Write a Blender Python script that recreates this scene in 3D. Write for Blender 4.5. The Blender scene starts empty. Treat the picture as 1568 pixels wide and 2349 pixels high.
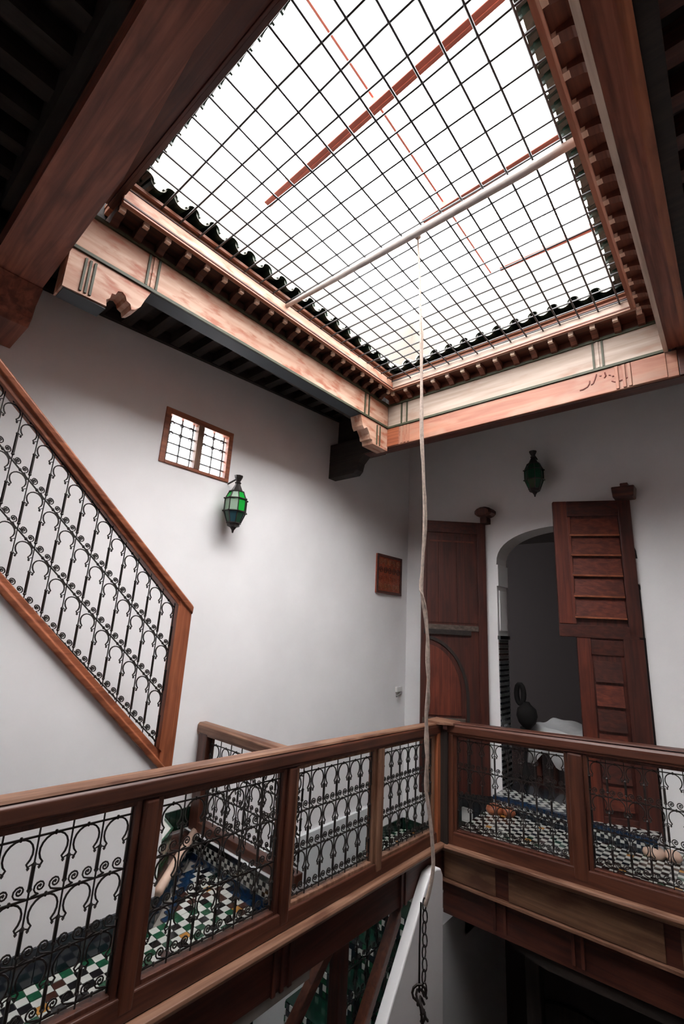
import bpy, math, random
from mathutils import Vector, Matrix
random.seed(7)
S = bpy.context.scene
COL = S.collection
PI = math.pi

# ------------------------------------------------------------------ camera, sky, exposure
cam = bpy.data.objects.new('camera', bpy.data.cameras.new('camera'))
COL.objects.link(cam)
cam.data.sensor_fit = 'HORIZONTAL'
cam.data.sensor_width = 36.0
cam.data.lens = 1050.4 / 1568 * 36.0
cam.data.clip_start = 0.02
_r = (0.76356239, 0.64349288, 0.05375306)
_d = (-0.11530568, 0.21777797, -0.96916322)
_f = (-0.63535587, 0.73381856, 0.24048545)
cam.matrix_world = Matrix(((_r[0], -_d[0], -_f[0], 0.0), (_r[1], -_d[1], -_f[1], 0.0),
                           (_r[2], -_d[2], -_f[2], 1.7), (0, 0, 0, 1)))
S.camera = cam
w = bpy.data.worlds.new('overcast_sky')
S.world = w
w.use_nodes = True
w.node_tree.nodes['Background'].inputs[0].default_value = (1.0, 0.985, 0.985, 1)
w.node_tree.nodes['Background'].inputs[1].default_value = 18.5
S.view_settings.view_transform = 'Standard'
S.view_settings.look = 'None'
S.view_settings.gamma = 1.0
S.view_settings.use_curve_mapping = False
S.view_settings.exposure = 0.0
S.cycles.use_denoising = True
S.cycles.max_bounces = 14
S.cycles.diffuse_bounces = 12
S.cycles.transparent_max_bounces = 12


# ------------------------------------------------------------------ materials
def newmat(name):
    m = bpy.data.materials.new(name)
    m.use_nodes = True
    nt = m.node_tree
    return m, nt, nt.nodes['Principled BSDF']


def c4(c):
    return (c[0], c[1], c[2], 1)


def flat(name, col, rough=.5, metal=0., var=.12, scale=9., bump=0., coat=0.):
    """one colour with a soft mottling"""
    m, nt, b = newmat(name)
    N, L = nt.nodes, nt.links
    tc = N.new('ShaderNodeTexCoord')
    no = N.new('ShaderNodeTexNoise'); no.inputs['Scale'].default_value = scale; no.inputs['Detail'].default_value = 5
    L.new(tc.outputs['Object'], no.inputs['Vector'])
    r = N.new('ShaderNodeValToRGB')
    r.color_ramp.elements[0].position = .3; r.color_ramp.elements[1].position = .75
    r.color_ramp.elements[0].color = c4([max(0, v * (1 - var)) for v in col])
    r.color_ramp.elements[1].color = c4([min(1, v * (1 + var * .6)) for v in col])
    L.new(no.outputs['Fac'], r.inputs['Fac'])
    L.new(r.outputs['Color'], b.inputs['Base Color'])
    b.inputs['Roughness'].default_value = rough
    b.inputs['Metallic'].default_value = metal
    if coat:
        b.inputs['Coat Weight'].default_value = coat
    if bump:
        bp = N.new('ShaderNodeBump'); bp.inputs['Strength'].default_value = bump; bp.inputs['Distance'].default_value = .01
        L.new(no.outputs['Fac'], bp.inputs['Height'])
        L.new(bp.outputs['Normal'], b.inputs['Normal'])
    return m


def wood(name, dark, light, axis, rough=.5, blotch=None, bl_at=(.52, .68), fine=34., bump=.25, bls=6.):
    """grain running along axis; blotch = colour of worn or peeled patches"""
    m, nt, b = newmat(name)
    N, L = nt.nodes, nt.links
    tc = N.new('ShaderNodeTexCoord')
    mp = N.new('ShaderNodeMapping')
    sc = [fine, fine, fine]; sc['xyz'.index(axis)] = 1.6
    mp.inputs['Scale'].default_value = sc
    L.new(tc.outputs['Object'], mp.inputs['Vector'])
    no = N.new('ShaderNodeTexNoise'); no.inputs['Scale'].default_value = 1.0; no.inputs['Detail'].default_value = 7
    no.inputs['Distortion'].default_value = .6
    L.new(mp.outputs['Vector'], no.inputs['Vector'])
    r = N.new('ShaderNodeValToRGB')
    r.color_ramp.elements[0].position = .33; r.color_ramp.elements[1].position = .68
    r.color_ramp.elements[0].color = c4(dark); r.color_ramp.elements[1].color = c4(light)
    L.new(no.outputs['Fac'], r.inputs['Fac'])
    out = r.outputs['Color']
    n2 = N.new('ShaderNodeTexNoise'); n2.inputs['Detail'].default_value = 6
    n2.inputs['Scale'].default_value = bls
    mp2 = N.new('ShaderNodeMapping')
    s2 = [1.6, 1.6, 1.6]; s2['xyz'.index(axis)] = .5
    mp2.inputs['Scale'].default_value = s2
    L.new(tc.outputs['Object'], mp2.inputs['Vector']); L.new(mp2.outputs['Vector'], n2.inputs['Vector'])
    r2 = N.new('ShaderNodeValToRGB')
    r2.color_ramp.elements[0].position = bl_at[0]; r2.color_ramp.elements[1].position = bl_at[1]
    L.new(n2.outputs['Fac'], r2.inputs['Fac'])
    mx = N.new('ShaderNodeMix'); mx.data_type = 'RGBA'
    L.new(r2.outputs['Color'], mx.inputs[0])
    L.new(out, mx.inputs[6])
    if blotch is None:
        blotch = [v * .62 for v in dark]
        mx.inputs[7].default_value = c4(blotch)
        ml = N.new('ShaderNodeMath'); ml.operation = 'MULTIPLY'; ml.inputs[1].default_value = .6
        L.new(r2.outputs['Color'], ml.inputs[0]); L.new(ml.outputs[0], mx.inputs[0])
    else:
        mx.inputs[7].default_value = c4(blotch)
    L.new(mx.outputs[2], b.inputs['Base Color'])
    b.inputs['Roughness'].default_value = rough
    bp = N.new('ShaderNodeBump'); bp.inputs['Strength'].default_value = bump; bp.inputs['Distance'].default_value = .006
    L.new(no.outputs['Fac'], bp.inputs['Height']); L.new(bp.outputs['Normal'], b.inputs['Normal'])
    return m


def glass(name, col, alpha):
    m, nt, b = newmat(name)
    N, L = nt.nodes, nt.links
    t = N.new('ShaderNodeBsdfTransparent'); t.inputs[0].default_value = c4(col)
    b.inputs['Base Color'].default_value = c4(col); b.inputs['Roughness'].default_value = .12
    mx = N.new('ShaderNodeMixShader'); mx.inputs[0].default_value = alpha
    L.new(t.outputs[0], mx.inputs[1]); L.new(b.outputs[0], mx.inputs[2])
    L.new(mx.outputs[0], N['Material Output'].inputs[0])
    return m


MT = {}
for ax in 'xyz':
    MT['rail_' + ax] = wood('walnut_' + ax, (.052, .0155, .0092), (.120, .038, .021), ax, .42)
    MT['worn_' + ax] = wood('worn_walnut_' + ax, (.14, .058, .031), (.31, .165, .105), ax, .5, (.11, .042, .023))
    MT['cedar_' + ax] = wood('orange_cedar_' + ax, (.20, .052, .022), (.40, .125, .055), ax, .45)
    MT['dark_' + ax] = wood('dark_beam_' + ax, (.045, .012, .008), (.11, .032, .019), ax, .5)
    MT['dkbr_' + ax] = wood('dark_bracket_' + ax, (.030, .010, .007), (.075, .025, .014), ax, .6)
    MT['rust_' + ax] = wood('rust_bracket_' + ax, (.075, .022, .012), (.17, .05, .025), ax, .6)
    MT['near_' + ax] = wood('red_brown_beam_' + ax, (.13, .034, .021), (.34, .105, .060), ax, .5)
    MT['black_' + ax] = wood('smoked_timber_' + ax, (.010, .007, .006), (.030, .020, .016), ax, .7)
    MT['door_' + ax] = wood('door_wood_' + ax, (.036, .0082, .0055), (.085, .0185, .0115), ax, .5)
    MT['wgrey_' + ax] = wood('weathered_wood_' + ax, (.055, .038, .030), (.12, .088, .07), ax, .7)
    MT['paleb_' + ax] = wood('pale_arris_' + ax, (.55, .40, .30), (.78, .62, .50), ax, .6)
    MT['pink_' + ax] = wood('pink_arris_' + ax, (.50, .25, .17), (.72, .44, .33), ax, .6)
    MT['doorred_' + ax] = wood('door_red_' + ax, (.075, .0145, .0085), (.175, .036, .019), ax, .48)
    MT['peach_' + ax] = wood('painted_peach_' + ax, (.36, .175, .110), (.54, .36, .265), ax, .6, (.32, .105, .055), (.50, .66), 16., .3, 12.)
    MT['pale_' + ax] = wood('painted_pale_' + ax, (.30, .225, .175), (.42, .335, .275), ax, .6, (.28, .17, .12), (.55, .75), 24.)
    MT['salmon_' + ax] = wood('salmon_lintel_' + ax, (.25, .085, .048), (.37, .165, .10), ax, .55, (.33, .19, .13), (.5, .7), 22.)
    MT['panel_' + ax] = wood('tan_panel_' + ax, (.115, .055, .032), (.24, .125, .070), ax, .5, (.10, .04, .024), (.5, .65))
MT['plaster'] = flat('white_plaster', (.895, .885, .89), .85, 0, .05, 2.2, .12)
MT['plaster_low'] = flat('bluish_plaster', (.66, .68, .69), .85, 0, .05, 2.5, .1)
MT['room'] = flat('mauve_room_and_shade', (.024, .018, .019), .85, 0, .06, 2.)  # also paints the shade on the wall below the gallery
MT['cream'] = flat('cream_render', (.140, .122, .104), .9, 0, .05, 3.)
MT['iron'] = flat('wrought_iron', (.022, .017, .015), .5, .35, .4, 30.)
MT['wire'] = flat('steel_wire', (.045, .045, .048), .5, .3, .2, 20.)
MT['rust'] = flat('rusty_wire', (.10, .045, .03), .7, .1, .3, 30.)
MT['red'] = flat('red_primer_steel', (.30, .062, .038), .5, 0, .2, 12.)
MT['pole'] = flat('grey_pole', (.50, .46, .43), .6, 0, .25, 8.)
MT['olive'] = flat('olive_painted_line', (.045, .050, .024), .6, 0, .35, 20.)
MT['tile_rim'] = flat('tile_rim', (.38, .38, .33), .7)
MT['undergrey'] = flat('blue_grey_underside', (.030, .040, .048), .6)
MT['plaque'] = flat('red_carved_wood', (.33, .062, .026), .5, 0, .4, 25.)
MT['greenglaze'] = flat('green_glazed_tile', (.022, .048, .035), .35, 0, .55, 14., .1, .3)
MT['rope'] = flat('pale_rope', (.56, .45, .38), .9, 0, .3, 60., .3)
MT['t_black'] = flat('black_zellige', (.012, .011, .012), .18, 0, .5, 30., 0, .3)
MT['t_white'] = flat('white_zellige', (.52, .53, .49), .25, 0, .12, 30., 0, .3)
MT['t_green'] = flat('green_zellige', (.012, .075, .036), .18, 0, .4, 30., 0, .3)
MT['t_ochre'] = flat('ochre_zellige', (.46, .22, .055), .2, 0, .3, 30., 0, .3)
MT['t_blue'] = flat('blue_zellige', (.008, .028, .07), .18, 0, .4, 30., 0, .3)
MT['t_brown'] = flat('brown_zellige', (.055, .022, .016), .2, 0, .4, 30., 0, .3)
MT['t_darkgreen'] = flat('dark_green_tile', (.004, .024, .015), .2, 0, .5, 20., 0, .3)
MT['t_navy'] = flat('blue_black_tile', (.009, .014, .022), .2, 0, .5, 20., 0, .3)
MT['grout'] = flat('grout', (.20, .18, .16), .9)
MT['stone'] = flat('salmon_stone', (.55, .38, .29), .6, 0, .2, 9.)
MT['white_paint'] = flat('white_plastic', (.72, .71, .69), .4)
MT['grey'] = flat('grey_metal', (.22, .21, .2), .5, .3)
MT['cloth'] = flat('white_cloth', (.78, .79, .80), .9, 0, .06, 12., .3)
MT['lead'] = flat('lead_came', (.16, .17, .17), .6, .2)
MT['pane'] = glass('window_glass', (.97, .98, 1.), .06)
MT['gl_green'] = glass('green_glass', (.03, .62, .09), .4)
MT['gl_clear'] = glass('clear_glass', (.72, .86, .74), .35)
MT['gl_teal'] = glass('teal_glass', (.03, .12, .16), .6)
MT['gl_dark'] = glass('dark_green_glass', (.02, .09, .05), .6)
MT['ink'] = flat('black_lacquer', (.006, .005, .005), .9)
MT['t_grey'] = flat('grey_mosaic', (.10, .105, .10), .4)
MT['stain'] = flat('dark_red_stain', (.14, .028, .018), .7)


# ------------------------------------------------------------------ mesh helpers
class M:
    """collects polygons in world metres; xf maps a local (s, d, z) frame to the world"""
    def __init__(self, xf=None):
        self.v, self.f, self.mi, self.cur, self.xf = [], [], [], 0, xf

    def add(self, vs, fs):
        o = len(self.v)
        for p in vs:
            self.v.append(self.xf(*p) if self.xf else tuple(p))
        for f in fs:
            self.f.append(tuple(i + o for i in f)); self.mi.append(self.cur)
        return self

    def hexa(self, p):
        return self.add(p, [(0, 3, 2, 1), (4, 5, 6, 7), (0, 1, 5, 4), (1, 2, 6, 5), (2, 3, 7, 6), (3, 0, 4, 7)])

    def box(self, x0, y0, z0, x1, y1, z1):
        return self.hexa([(x0, y0, z0), (x1, y0, z0), (x1, y1, z0), (x0, y1, z0),
                          (x0, y0, z1), (x1, y0, z1), (x1, y1, z1), (x0, y1, z1)])

    def prism(self, a, b):
        """loft between two matching 3-D outlines, capped"""
        n = len(a)
        fs = [tuple(range(n - 1, -1, -1)), tuple(range(n, 2 * n))]
        fs += [(i, (i + 1) % n, n + (i + 1) % n, n + i) for i in range(n)]
        return self.add(list(a) + list(b), fs)

    def tube(self, pts, r, n=6, closed=False, up=None):
        pts = [Vector(p) for p in pts]
        k = len(pts)
        rs = r if isinstance(r, (list, tuple)) else [r] * k
        vs, fs = [], []
        pn = None
        for i, p in enumerate(pts):
            if closed:
                t = pts[(i + 1) % k] - pts[i - 1]
            else:
                t = pts[min(i + 1, k - 1)] - pts[max(i - 1, 0)]
            t = t.normalized() if t.length > 1e-9 else Vector((0, 0, 1))
            if pn is None:
                ref = Vector(up) if up else (Vector((0, 0, 1)) if abs(t.z) < .9 else Vector((0, 1, 0)))
                a = t.cross(ref).normalized()
            else:
                a = (pn - t * pn.dot(t)).normalized()
            pn = a
            b = t.cross(a)
            for j in range(n):
                q = 2 * PI * (j + .5) / n
                vs.append(tuple(p + (a * math.cos(q) + b * math.sin(q)) * rs[i]))
        m = k if closed else k - 1
        for i in range(m):
            for j in range(n):
                i2 = (i + 1) % k
                fs.append((i * n + j, i * n + (j + 1) % n, i2 * n + (j + 1) % n, i2 * n + j))
        if not closed:
            fs.append(tuple(range(n - 1, -1, -1))); fs.append(tuple((k - 1) * n + j for j in range(n)))
        return self.add(vs, fs)

    def lathe(self, prof, c, n=12, ph=0.):
        vs, fs = [], []
        for r, z in prof:
            for j in range(n):
                q = ph + 2 * PI * j / n
                vs.append((c[0] + r * math.cos(q), c[1] + r * math.sin(q), c[2] + z))
        for i in range(len(prof) - 1):
            for j in range(n):
                fs.append((i * n + j, i * n + (j + 1) % n, (i + 1) * n + (j + 1) % n, (i + 1) * n + j))
        fs.append(tuple(range(n - 1, -1, -1))); fs.append(tuple((len(prof) - 1) * n + j for j in range(n)))
        return self.add(vs, fs)

    def mesh(self, name, mats, off=(0, 0, 0)):
        me = bpy.data.meshes.new(name)
        me.from_pydata([(p[0] - off[0], p[1] - off[1], p[2] - off[2]) for p in self.v], [], self.f)
        if not isinstance(mats, (list, tuple)):
            mats = [mats]
        for m in mats:
            me.materials.append(MT[m])
        if len(mats) > 1:
            me.polygons.foreach_set('material_index', self.mi)
        me.validate()
        return me

    def build(self, name, mats, parent=None, bevel=0., kind=None, smooth=False):
        off = WORG.get(parent.name, Vector()) if parent else Vector()
        me = self.mesh(name, mats, off)
        # outward normals
        import bmesh
        bm = bmesh.new(); bm.from_mesh(me); bmesh.ops.recalc_face_normals(bm, faces=bm.faces[:]); bm.to_mesh(me); bm.free()
        o = bpy.data.objects.new(name, me)
        COL.objects.link(o)
        if parent:
            o.parent = parent
            WORG[o.name] = off.copy()
        else:
            WORG[o.name] = Vector()
        if kind:
            o['kind'] = kind
        if smooth:
            for p in me.polygons:
                p.use_smooth = True
        if bevel:
            b = o.modifiers.new('edge', 'BEVEL'); b.width = bevel; b.segments = 2; b.limit_method = 'ANGLE'; b.angle_limit = .6
        return o


WORG = {}


def tag(o, label, cat, group=None, kind='thing'):
    o['label'] = label; o['category'] = cat
    if group:
        o['group'] = group
    if kind:
        o['kind'] = kind
    return o


def thing(name, loc, label, cat, group=None, kind='thing'):
    o = bpy.data.objects.new(name, None)
    o.empty_display_size = .1
    COL.objects.link(o)
    o.location = loc
    WORG[o.name] = Vector(loc)
    return tag(o, label, cat, group, kind)


def inst(me, name, parent, wloc, rz=0., local=False):
    """a part that shares mesh data, placed at a world point (or in its parent's frame)"""
    o = bpy.data.objects.new(name, me)
    COL.objects.link(o)
    o.parent = parent
    o.location = Vector(wloc) if local else Vector(wloc) - WORG[parent.name]
    o.rotation_euler = (0, 0, rz)
    return o


# ------------------------------------------------------------------ key planes of the house (metres)
XW, YW = -3.36, 5.30            # left wall, back wall
XB, YB = -2.15, 3.97            # balustrade runs around the void
XL, YU, XR, YN = -2.56, 3.61, -.17, .46   # faces of the roof opening

# ------------------------------------------------------------------ setting: walls, floors, ceilings
# left wall with its small window
m = M()
wy0, wy1, wz0, wz1 = 1.632, 2.295, 2.885, 3.355
m.box(-3.62, -1.7, -3.3, XW, wy0, 4.50); m.box(-3.62, wy1, -3.3, XW, 5.7, 4.50)
m.box(-3.62, wy0, -3.3, XW, wy1, wz0); m.box(-3.62, wy0, wz1, XW, wy1, 4.50)
o = m.build('wall_left', 'plaster'); tag(o, 'tall white plaster wall on the left with small window', 'wall', kind='structure')
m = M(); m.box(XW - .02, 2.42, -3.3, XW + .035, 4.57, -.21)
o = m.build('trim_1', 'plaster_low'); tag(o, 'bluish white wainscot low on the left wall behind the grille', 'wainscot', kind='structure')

# back wall with the arched doorway
ax0, ax1, asp, arise = -2.127, -.70, 2.50, .405
acx, ahw = (ax0 + ax1) / 2, (ax1 - ax0) / 2
m = M()
m.box(-3.62, YW, -3.3, ax0, YW + .30, 4.50); m.box(ax1, YW, -3.3, 2.3, YW + .30, 4.50)
m.box(ax0, YW, -3.3, ax1, YW + .30, 0.0)
NA = 24
arc = [(acx + ahw * math.cos(PI - PI * i / NA), asp + arise * math.sin(PI * i / NA) ** .8) for i in range(NA + 1)]
for (xa, za), (xb, zb) in zip(arc, arc[1:]):
    m.hexa([(xa, YW, za), (xb, YW, zb), (xb, YW + .3, zb), (xa, YW + .3, za),
            (xa, YW, 4.5), (xb, YW, 4.5), (xb, YW + .3, 4.5), (xa, YW + .3, 4.5)])
o = m.build('wall_back', 'plaster'); tag(o, 'white plaster back wall pierced by an arched doorway', 'wall', kind='structure')
# imposts and jamb panels of the arch
m = M()
for xs, sg in ((ax0, 1), (ax1, -1)):
    m.box(min(xs, xs + sg * .02), YW - .004, 2.25, max(xs, xs + sg * .02), YW + .30, 2.50)
    m.box(min(xs, xs + sg * .012), YW + .05, 1.74, max(xs, xs + sg * .012), YW + .25, 2.20)
o = m.build('trim_2', 'plaster', bevel=.004); tag(o, 'white plaster imposts and jamb panels inside the arch', 'moulding', kind='structure')
tm = thing('trim_3', (ax0, YW + .15, 0), 'dark striped mosaic dado lining the left jamb of the archway', 'mosaic', kind='structure')
m = M(); m.box(ax0 - .004, YW - .006, 1.645, ax0 + .03, YW + .28, 1.685); m.build('cap_tile', 't_navy', tm)
mm = [M(), M(), M()]
nz = 52
for i in range(nz):
    z0 = .13 + i * 1.51 / nz
    for j in range(5):
        y0 = YW + .004 + j * .054
        k = (0, 1, 0, 1)[i % 4] if 12 < i < 44 or i % 2 else (2 if i > 42 else 0)
        mm[k].box(ax0 - .004, y0 + .001, z0 + .001, ax0 + .010 + .002 * ((i + j) % 2), y0 + .052, z0 + 1.51 / nz - .002)
for q, mt in zip(mm, ('t_navy', 't_grey', 't_brown')):
    o = q.build('mosaic_tiles', mt, tm, kind='stuff')

# room beyond the arch
m = M()
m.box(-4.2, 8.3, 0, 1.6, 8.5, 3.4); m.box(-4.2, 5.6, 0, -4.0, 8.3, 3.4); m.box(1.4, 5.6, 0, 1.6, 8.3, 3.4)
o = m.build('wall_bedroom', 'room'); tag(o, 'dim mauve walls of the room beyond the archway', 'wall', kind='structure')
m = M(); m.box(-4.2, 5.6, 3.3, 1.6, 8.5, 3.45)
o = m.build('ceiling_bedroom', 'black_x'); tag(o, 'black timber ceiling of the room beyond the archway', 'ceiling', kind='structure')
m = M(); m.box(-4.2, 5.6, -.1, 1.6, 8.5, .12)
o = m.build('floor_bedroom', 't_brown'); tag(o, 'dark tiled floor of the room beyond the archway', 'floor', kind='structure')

# outer enclosure
m = M(); m.box(2.1, -1.7, -3.3, 2.3, 5.7, 4.50)
o = m.build('wall_right', 'plaster'); tag(o, 'white plaster wall of the right gallery', 'wall', kind='structure')
m = M(); m.box(-3.62, -1.9, -3.3, 2.3, -1.7, 4.50)
o = m.build('wall_near', 'plaster'); tag(o, 'white plaster wall behind the viewer', 'wall', kind='structure')
m = M(); m.box(-3.62, -1.9, -3.4, 2.3, 5.7, -3.2)
o = m.build('floor_courtyard', 't_brown'); tag(o, 'floor of the courtyard far below', 'floor', kind='structure')
m = M(); m.box(-.12, -1.7, -.28, 2.1, YB, -.01)
o = m.build('floor_right', 't_brown'); tag(o, 'gallery floor along the right side of the void', 'floor', kind='structure')
m = M(); m.box(XW, -1.7, -.28, -.12, .25, -.01)
o = m.build('floor_near', 't_brown'); tag(o, 'gallery floor along the near side of the void', 'floor', kind='structure')

# roof parapets seen above the eaves
m = M(); m.hexa([(-3.62, -1.7, 4.5), (-3.36, -1.7, 4.5), (-3.36, 5.7, 4.5), (-3.62, 5.7, 4.5),
                 (-3.62, -1.7, 5.25), (-3.36, -1.7, 5.25), (-3.36, 3.3, 6.30), (-3.62, 3.3, 6.30)])
m.v[-2] = (-3.36, 5.7, 6.4); m.v[-1] = (-3.62, 5.7, 6.4)
o = m.build('wall_roof_left', 'cream'); tag(o, 'sunlit cream parapet wall above the left eave', 'wall', kind='structure')
m = M(); m.box(-3.36, 5.3, 4.5, 2.3, 5.6, 6.52)
o = m.build('wall_roof_back', 'cream'); tag(o, 'sunlit cream parapet wall above the back eave', 'wall', kind='structure')
m = M(); m.box(.45, -1.7, 4.51, .6, 5.3, 5.28)
o = m.build('wall_roof_right', 'cream'); tag(o, 'cream roof kerb on the right that carries the red bars', 'wall', kind='structure')


# ceilings: boards on rafters
def ceil_z(y):
    return 3.745 + .08 * y


def ceiling(name, label, boards, raf, mat_b, mat_r):
    m = M()
    m.hexa(boards)
    c = m.build(name, mat_b); tag(c, label, 'ceiling', kind='structure')
    for h in raf:
        q = M(); q.hexa(h); q.build('rafter', mat_r, c)


def hx(x0, x1, y0, y1, za, zb, h, zx=None):
    """slab whose underside rises from za at y0 to zb at y1"""
    return [(x0, y0, za), (x1, y0, za), (x1, y1, zb), (x0, y1, zb),
            (x0, y0, za + h), (x1, y0, za + h), (x1, y1, zb + h), (x0, y1, zb + h)]


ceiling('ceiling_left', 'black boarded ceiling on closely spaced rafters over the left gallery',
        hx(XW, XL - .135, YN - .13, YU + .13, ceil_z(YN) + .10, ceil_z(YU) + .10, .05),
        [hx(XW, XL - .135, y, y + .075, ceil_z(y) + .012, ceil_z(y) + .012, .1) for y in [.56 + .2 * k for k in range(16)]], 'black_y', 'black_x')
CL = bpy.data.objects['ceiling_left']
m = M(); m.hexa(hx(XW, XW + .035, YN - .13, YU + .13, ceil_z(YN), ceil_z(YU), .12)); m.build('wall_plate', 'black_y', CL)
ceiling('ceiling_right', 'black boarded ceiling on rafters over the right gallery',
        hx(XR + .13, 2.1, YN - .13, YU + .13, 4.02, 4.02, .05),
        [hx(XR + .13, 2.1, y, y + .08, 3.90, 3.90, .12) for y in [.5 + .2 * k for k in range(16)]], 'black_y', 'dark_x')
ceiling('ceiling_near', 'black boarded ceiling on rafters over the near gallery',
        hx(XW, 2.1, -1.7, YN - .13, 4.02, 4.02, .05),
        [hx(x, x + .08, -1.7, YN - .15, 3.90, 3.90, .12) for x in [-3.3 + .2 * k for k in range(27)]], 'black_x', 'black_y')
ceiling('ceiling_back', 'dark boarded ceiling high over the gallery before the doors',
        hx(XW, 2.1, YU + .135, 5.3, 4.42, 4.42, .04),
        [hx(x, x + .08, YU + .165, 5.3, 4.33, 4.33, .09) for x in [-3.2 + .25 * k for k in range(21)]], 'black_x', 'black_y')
m = M()  # unseen slab added over the galleries to keep sky light from leaking in
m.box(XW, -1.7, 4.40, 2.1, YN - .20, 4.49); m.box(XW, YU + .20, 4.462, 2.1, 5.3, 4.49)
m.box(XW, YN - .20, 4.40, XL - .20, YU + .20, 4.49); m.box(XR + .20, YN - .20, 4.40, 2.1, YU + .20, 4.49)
o = m.build('roof', 'cream'); tag(o, 'unseen flat roof slab added to seal light leaks around the opening', 'roof', kind='structure')
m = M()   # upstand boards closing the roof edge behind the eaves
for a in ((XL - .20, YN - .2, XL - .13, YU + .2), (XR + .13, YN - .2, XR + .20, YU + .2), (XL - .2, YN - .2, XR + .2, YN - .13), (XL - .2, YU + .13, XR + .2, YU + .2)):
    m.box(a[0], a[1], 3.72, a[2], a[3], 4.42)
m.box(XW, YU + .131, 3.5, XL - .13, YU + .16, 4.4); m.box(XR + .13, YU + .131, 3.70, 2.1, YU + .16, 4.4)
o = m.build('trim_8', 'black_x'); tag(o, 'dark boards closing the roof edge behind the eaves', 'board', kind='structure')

# ------------------------------------------------------------------ roof opening: beams, friezes, cornices, eaves
SIDES = {
    'left': (lambda s, d, z: (XL + d, s, z - .021 * (YU - s)), .47, YU, 'y'),
    'back': (lambda s, d, z: (s, YU - d, z), XL, XR, 'x'),
    'right': (lambda s, d, z: (XR - d, s, z), YN - .02, YU, 'y'),
    'near': (lambda s, d, z: (s, YN + d, z), XL, XR, 'x'),
}
ZF0, ZF1, ZC0, ZC1, ZS, ZT = 3.715, 3.962, 4.030, 4.125, 4.165, 4.195


def modillion_mesh(xf, name, pale):
    """small carved bracket; its upper front block is pale"""
    m = M(xf)
    h = .023
    pr = [(0, ZF1 - .004), (.035, ZF1 + .002), (.06, ZF1 + .022), (.115, ZF1 + .036), (.115, ZC0), (0, ZC0)]
    m.prism([(-h, d, z) for d, z in pr], [(h, d, z) for d, z in pr])
    m.cur = 1
    m.box(-.017, .108, ZF1 + .034, .017, .134, ZC0 - .004)
    return m


def roof_side(side, frieze_mat, board_mat, strip_mat, dark_mat, words, divs=(), pitch=.145, tiltz=None):
    xf, s0, s1, ax = SIDES[side]
    P = xf((s0 + s1) / 2, 0, ZF0)
    # --- frieze (beam face)
    fr = thing('painted_beam' if side in ('left', 'back') else 'roof_beam', P, words[0], 'beam')
    m = M(xf); m.box(s0, -.13, ZF0, s1, 0, ZF1 + .01); m.build('beam_board', [frieze_mat], fr, bevel=.004)
    if side in ('left', 'back'):
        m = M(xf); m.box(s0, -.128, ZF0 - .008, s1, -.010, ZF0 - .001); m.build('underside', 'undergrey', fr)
    for z0, z1, dd in ((ZF0 - .012, ZF0 + .008, .012), (ZF1 - .012, ZF1 + .010, .014)):
        m = M(xf); m.box(s0, -.002, z0, s1, dd, z1); m.build('edge_moulding', 'olive' if side in ('left', 'back') else 'black_x' if side == 'near' else 'near_y', fr)
    for s in divs:
        for k in (-.032, .0, .032):
            m = M(xf); m.box(s + k - .007, -.002, ZF0 + .012, s + k + .007, .010, ZF1 - .016)
            m.build('upright_moulding', 'olive' if k else frieze_mat, fr)
    # --- cornice
    co = thing('cornice', xf((s0 + s1) / 2, .1, ZC0), words[1], 'cornice')
    e = .165 if side in ('left', 'right') else 0.
    c0, c1 = (YN + .165 + (.10 if side == 'left' else .10), s1 - .165) if e else (s0, s1)
    ext = .10 if side == 'near' else 0.
    m = M(xf); m.box(c0, -.13, ZF1 + .012, c1, .0, ZC0); m.build('back_board', dark_mat, co)
    m = M(xf); m.box(c0, -.13, ZC0 + .001, c1, .135 + ext, ZC0 + .022); m.build('soffit_board', dark_mat, co)
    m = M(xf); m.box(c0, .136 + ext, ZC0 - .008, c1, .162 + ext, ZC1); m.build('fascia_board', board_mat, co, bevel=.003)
    for z, dd in ((ZC0 - .010, .172), (ZC0 + .012, .167)):
        m = M(xf); m.box(c0, .15 + ext, z, c1, dd + ext, z + .009); m.build('bead', dark_mat if dd < .168 else strip_mat, co)
    m = M(xf); m.box(c0, -.13, ZC1 + .002, c1, .148 + ext, ZS); m.build('top_strip', strip_mat, co, bevel=.003)
    m = M(xf); m.box(c0, .14 + ext, ZC1 + .014, c1, .154 + ext, ZC1 + .020); m.build('groove', dark_mat, co)
    if side != 'near':
        n = int((s1 - s0 - .1) / pitch)
        base = modillion_mesh(lambda s, d, z: tuple(Vector(xf(s, d, z)) - Vector(xf(0, 0, 0))), 'modillion', None)
        me = base.mesh('modillion', [dark_mat, 'paleb_' + ax])
        for k in range(n):
            s = s0 + .09 + (k + .3) * pitch
            inst(me, 'modillion', co, Vector(xf(s, 0, 0)))
    # --- tiled eave
    ev = thing('tiled_eave', xf((s0 + s1) / 2, .2, ZT), words[2], 'eave')
    c0, c1 = (YN + .26, s1 - .17) if e else (s0, s1)
    m = M(xf); m.box(c0, -.13, ZS + .002, c1, .175 + ext, ZS + .022); m.build('deck_board', strip_mat if side in ('left', 'back') else 'black_' + ax, ev)
    n = int((c1 - c0) / .149)
    p = (c1 - c0) / n
    me = tile_mesh(xf, 1, ext); me2 = tile_mesh(xf, -1, ext)
    for k in range(n):
        s = c0 + (k + .5) * p
        inst(me, 'roof_tile', ev, Vector(xf(s, 0, 0)))
        if k < n - 1:
            inst(me2, 'pan_tile', ev, Vector(xf(s + p / 2, 0, 0)))


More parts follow.
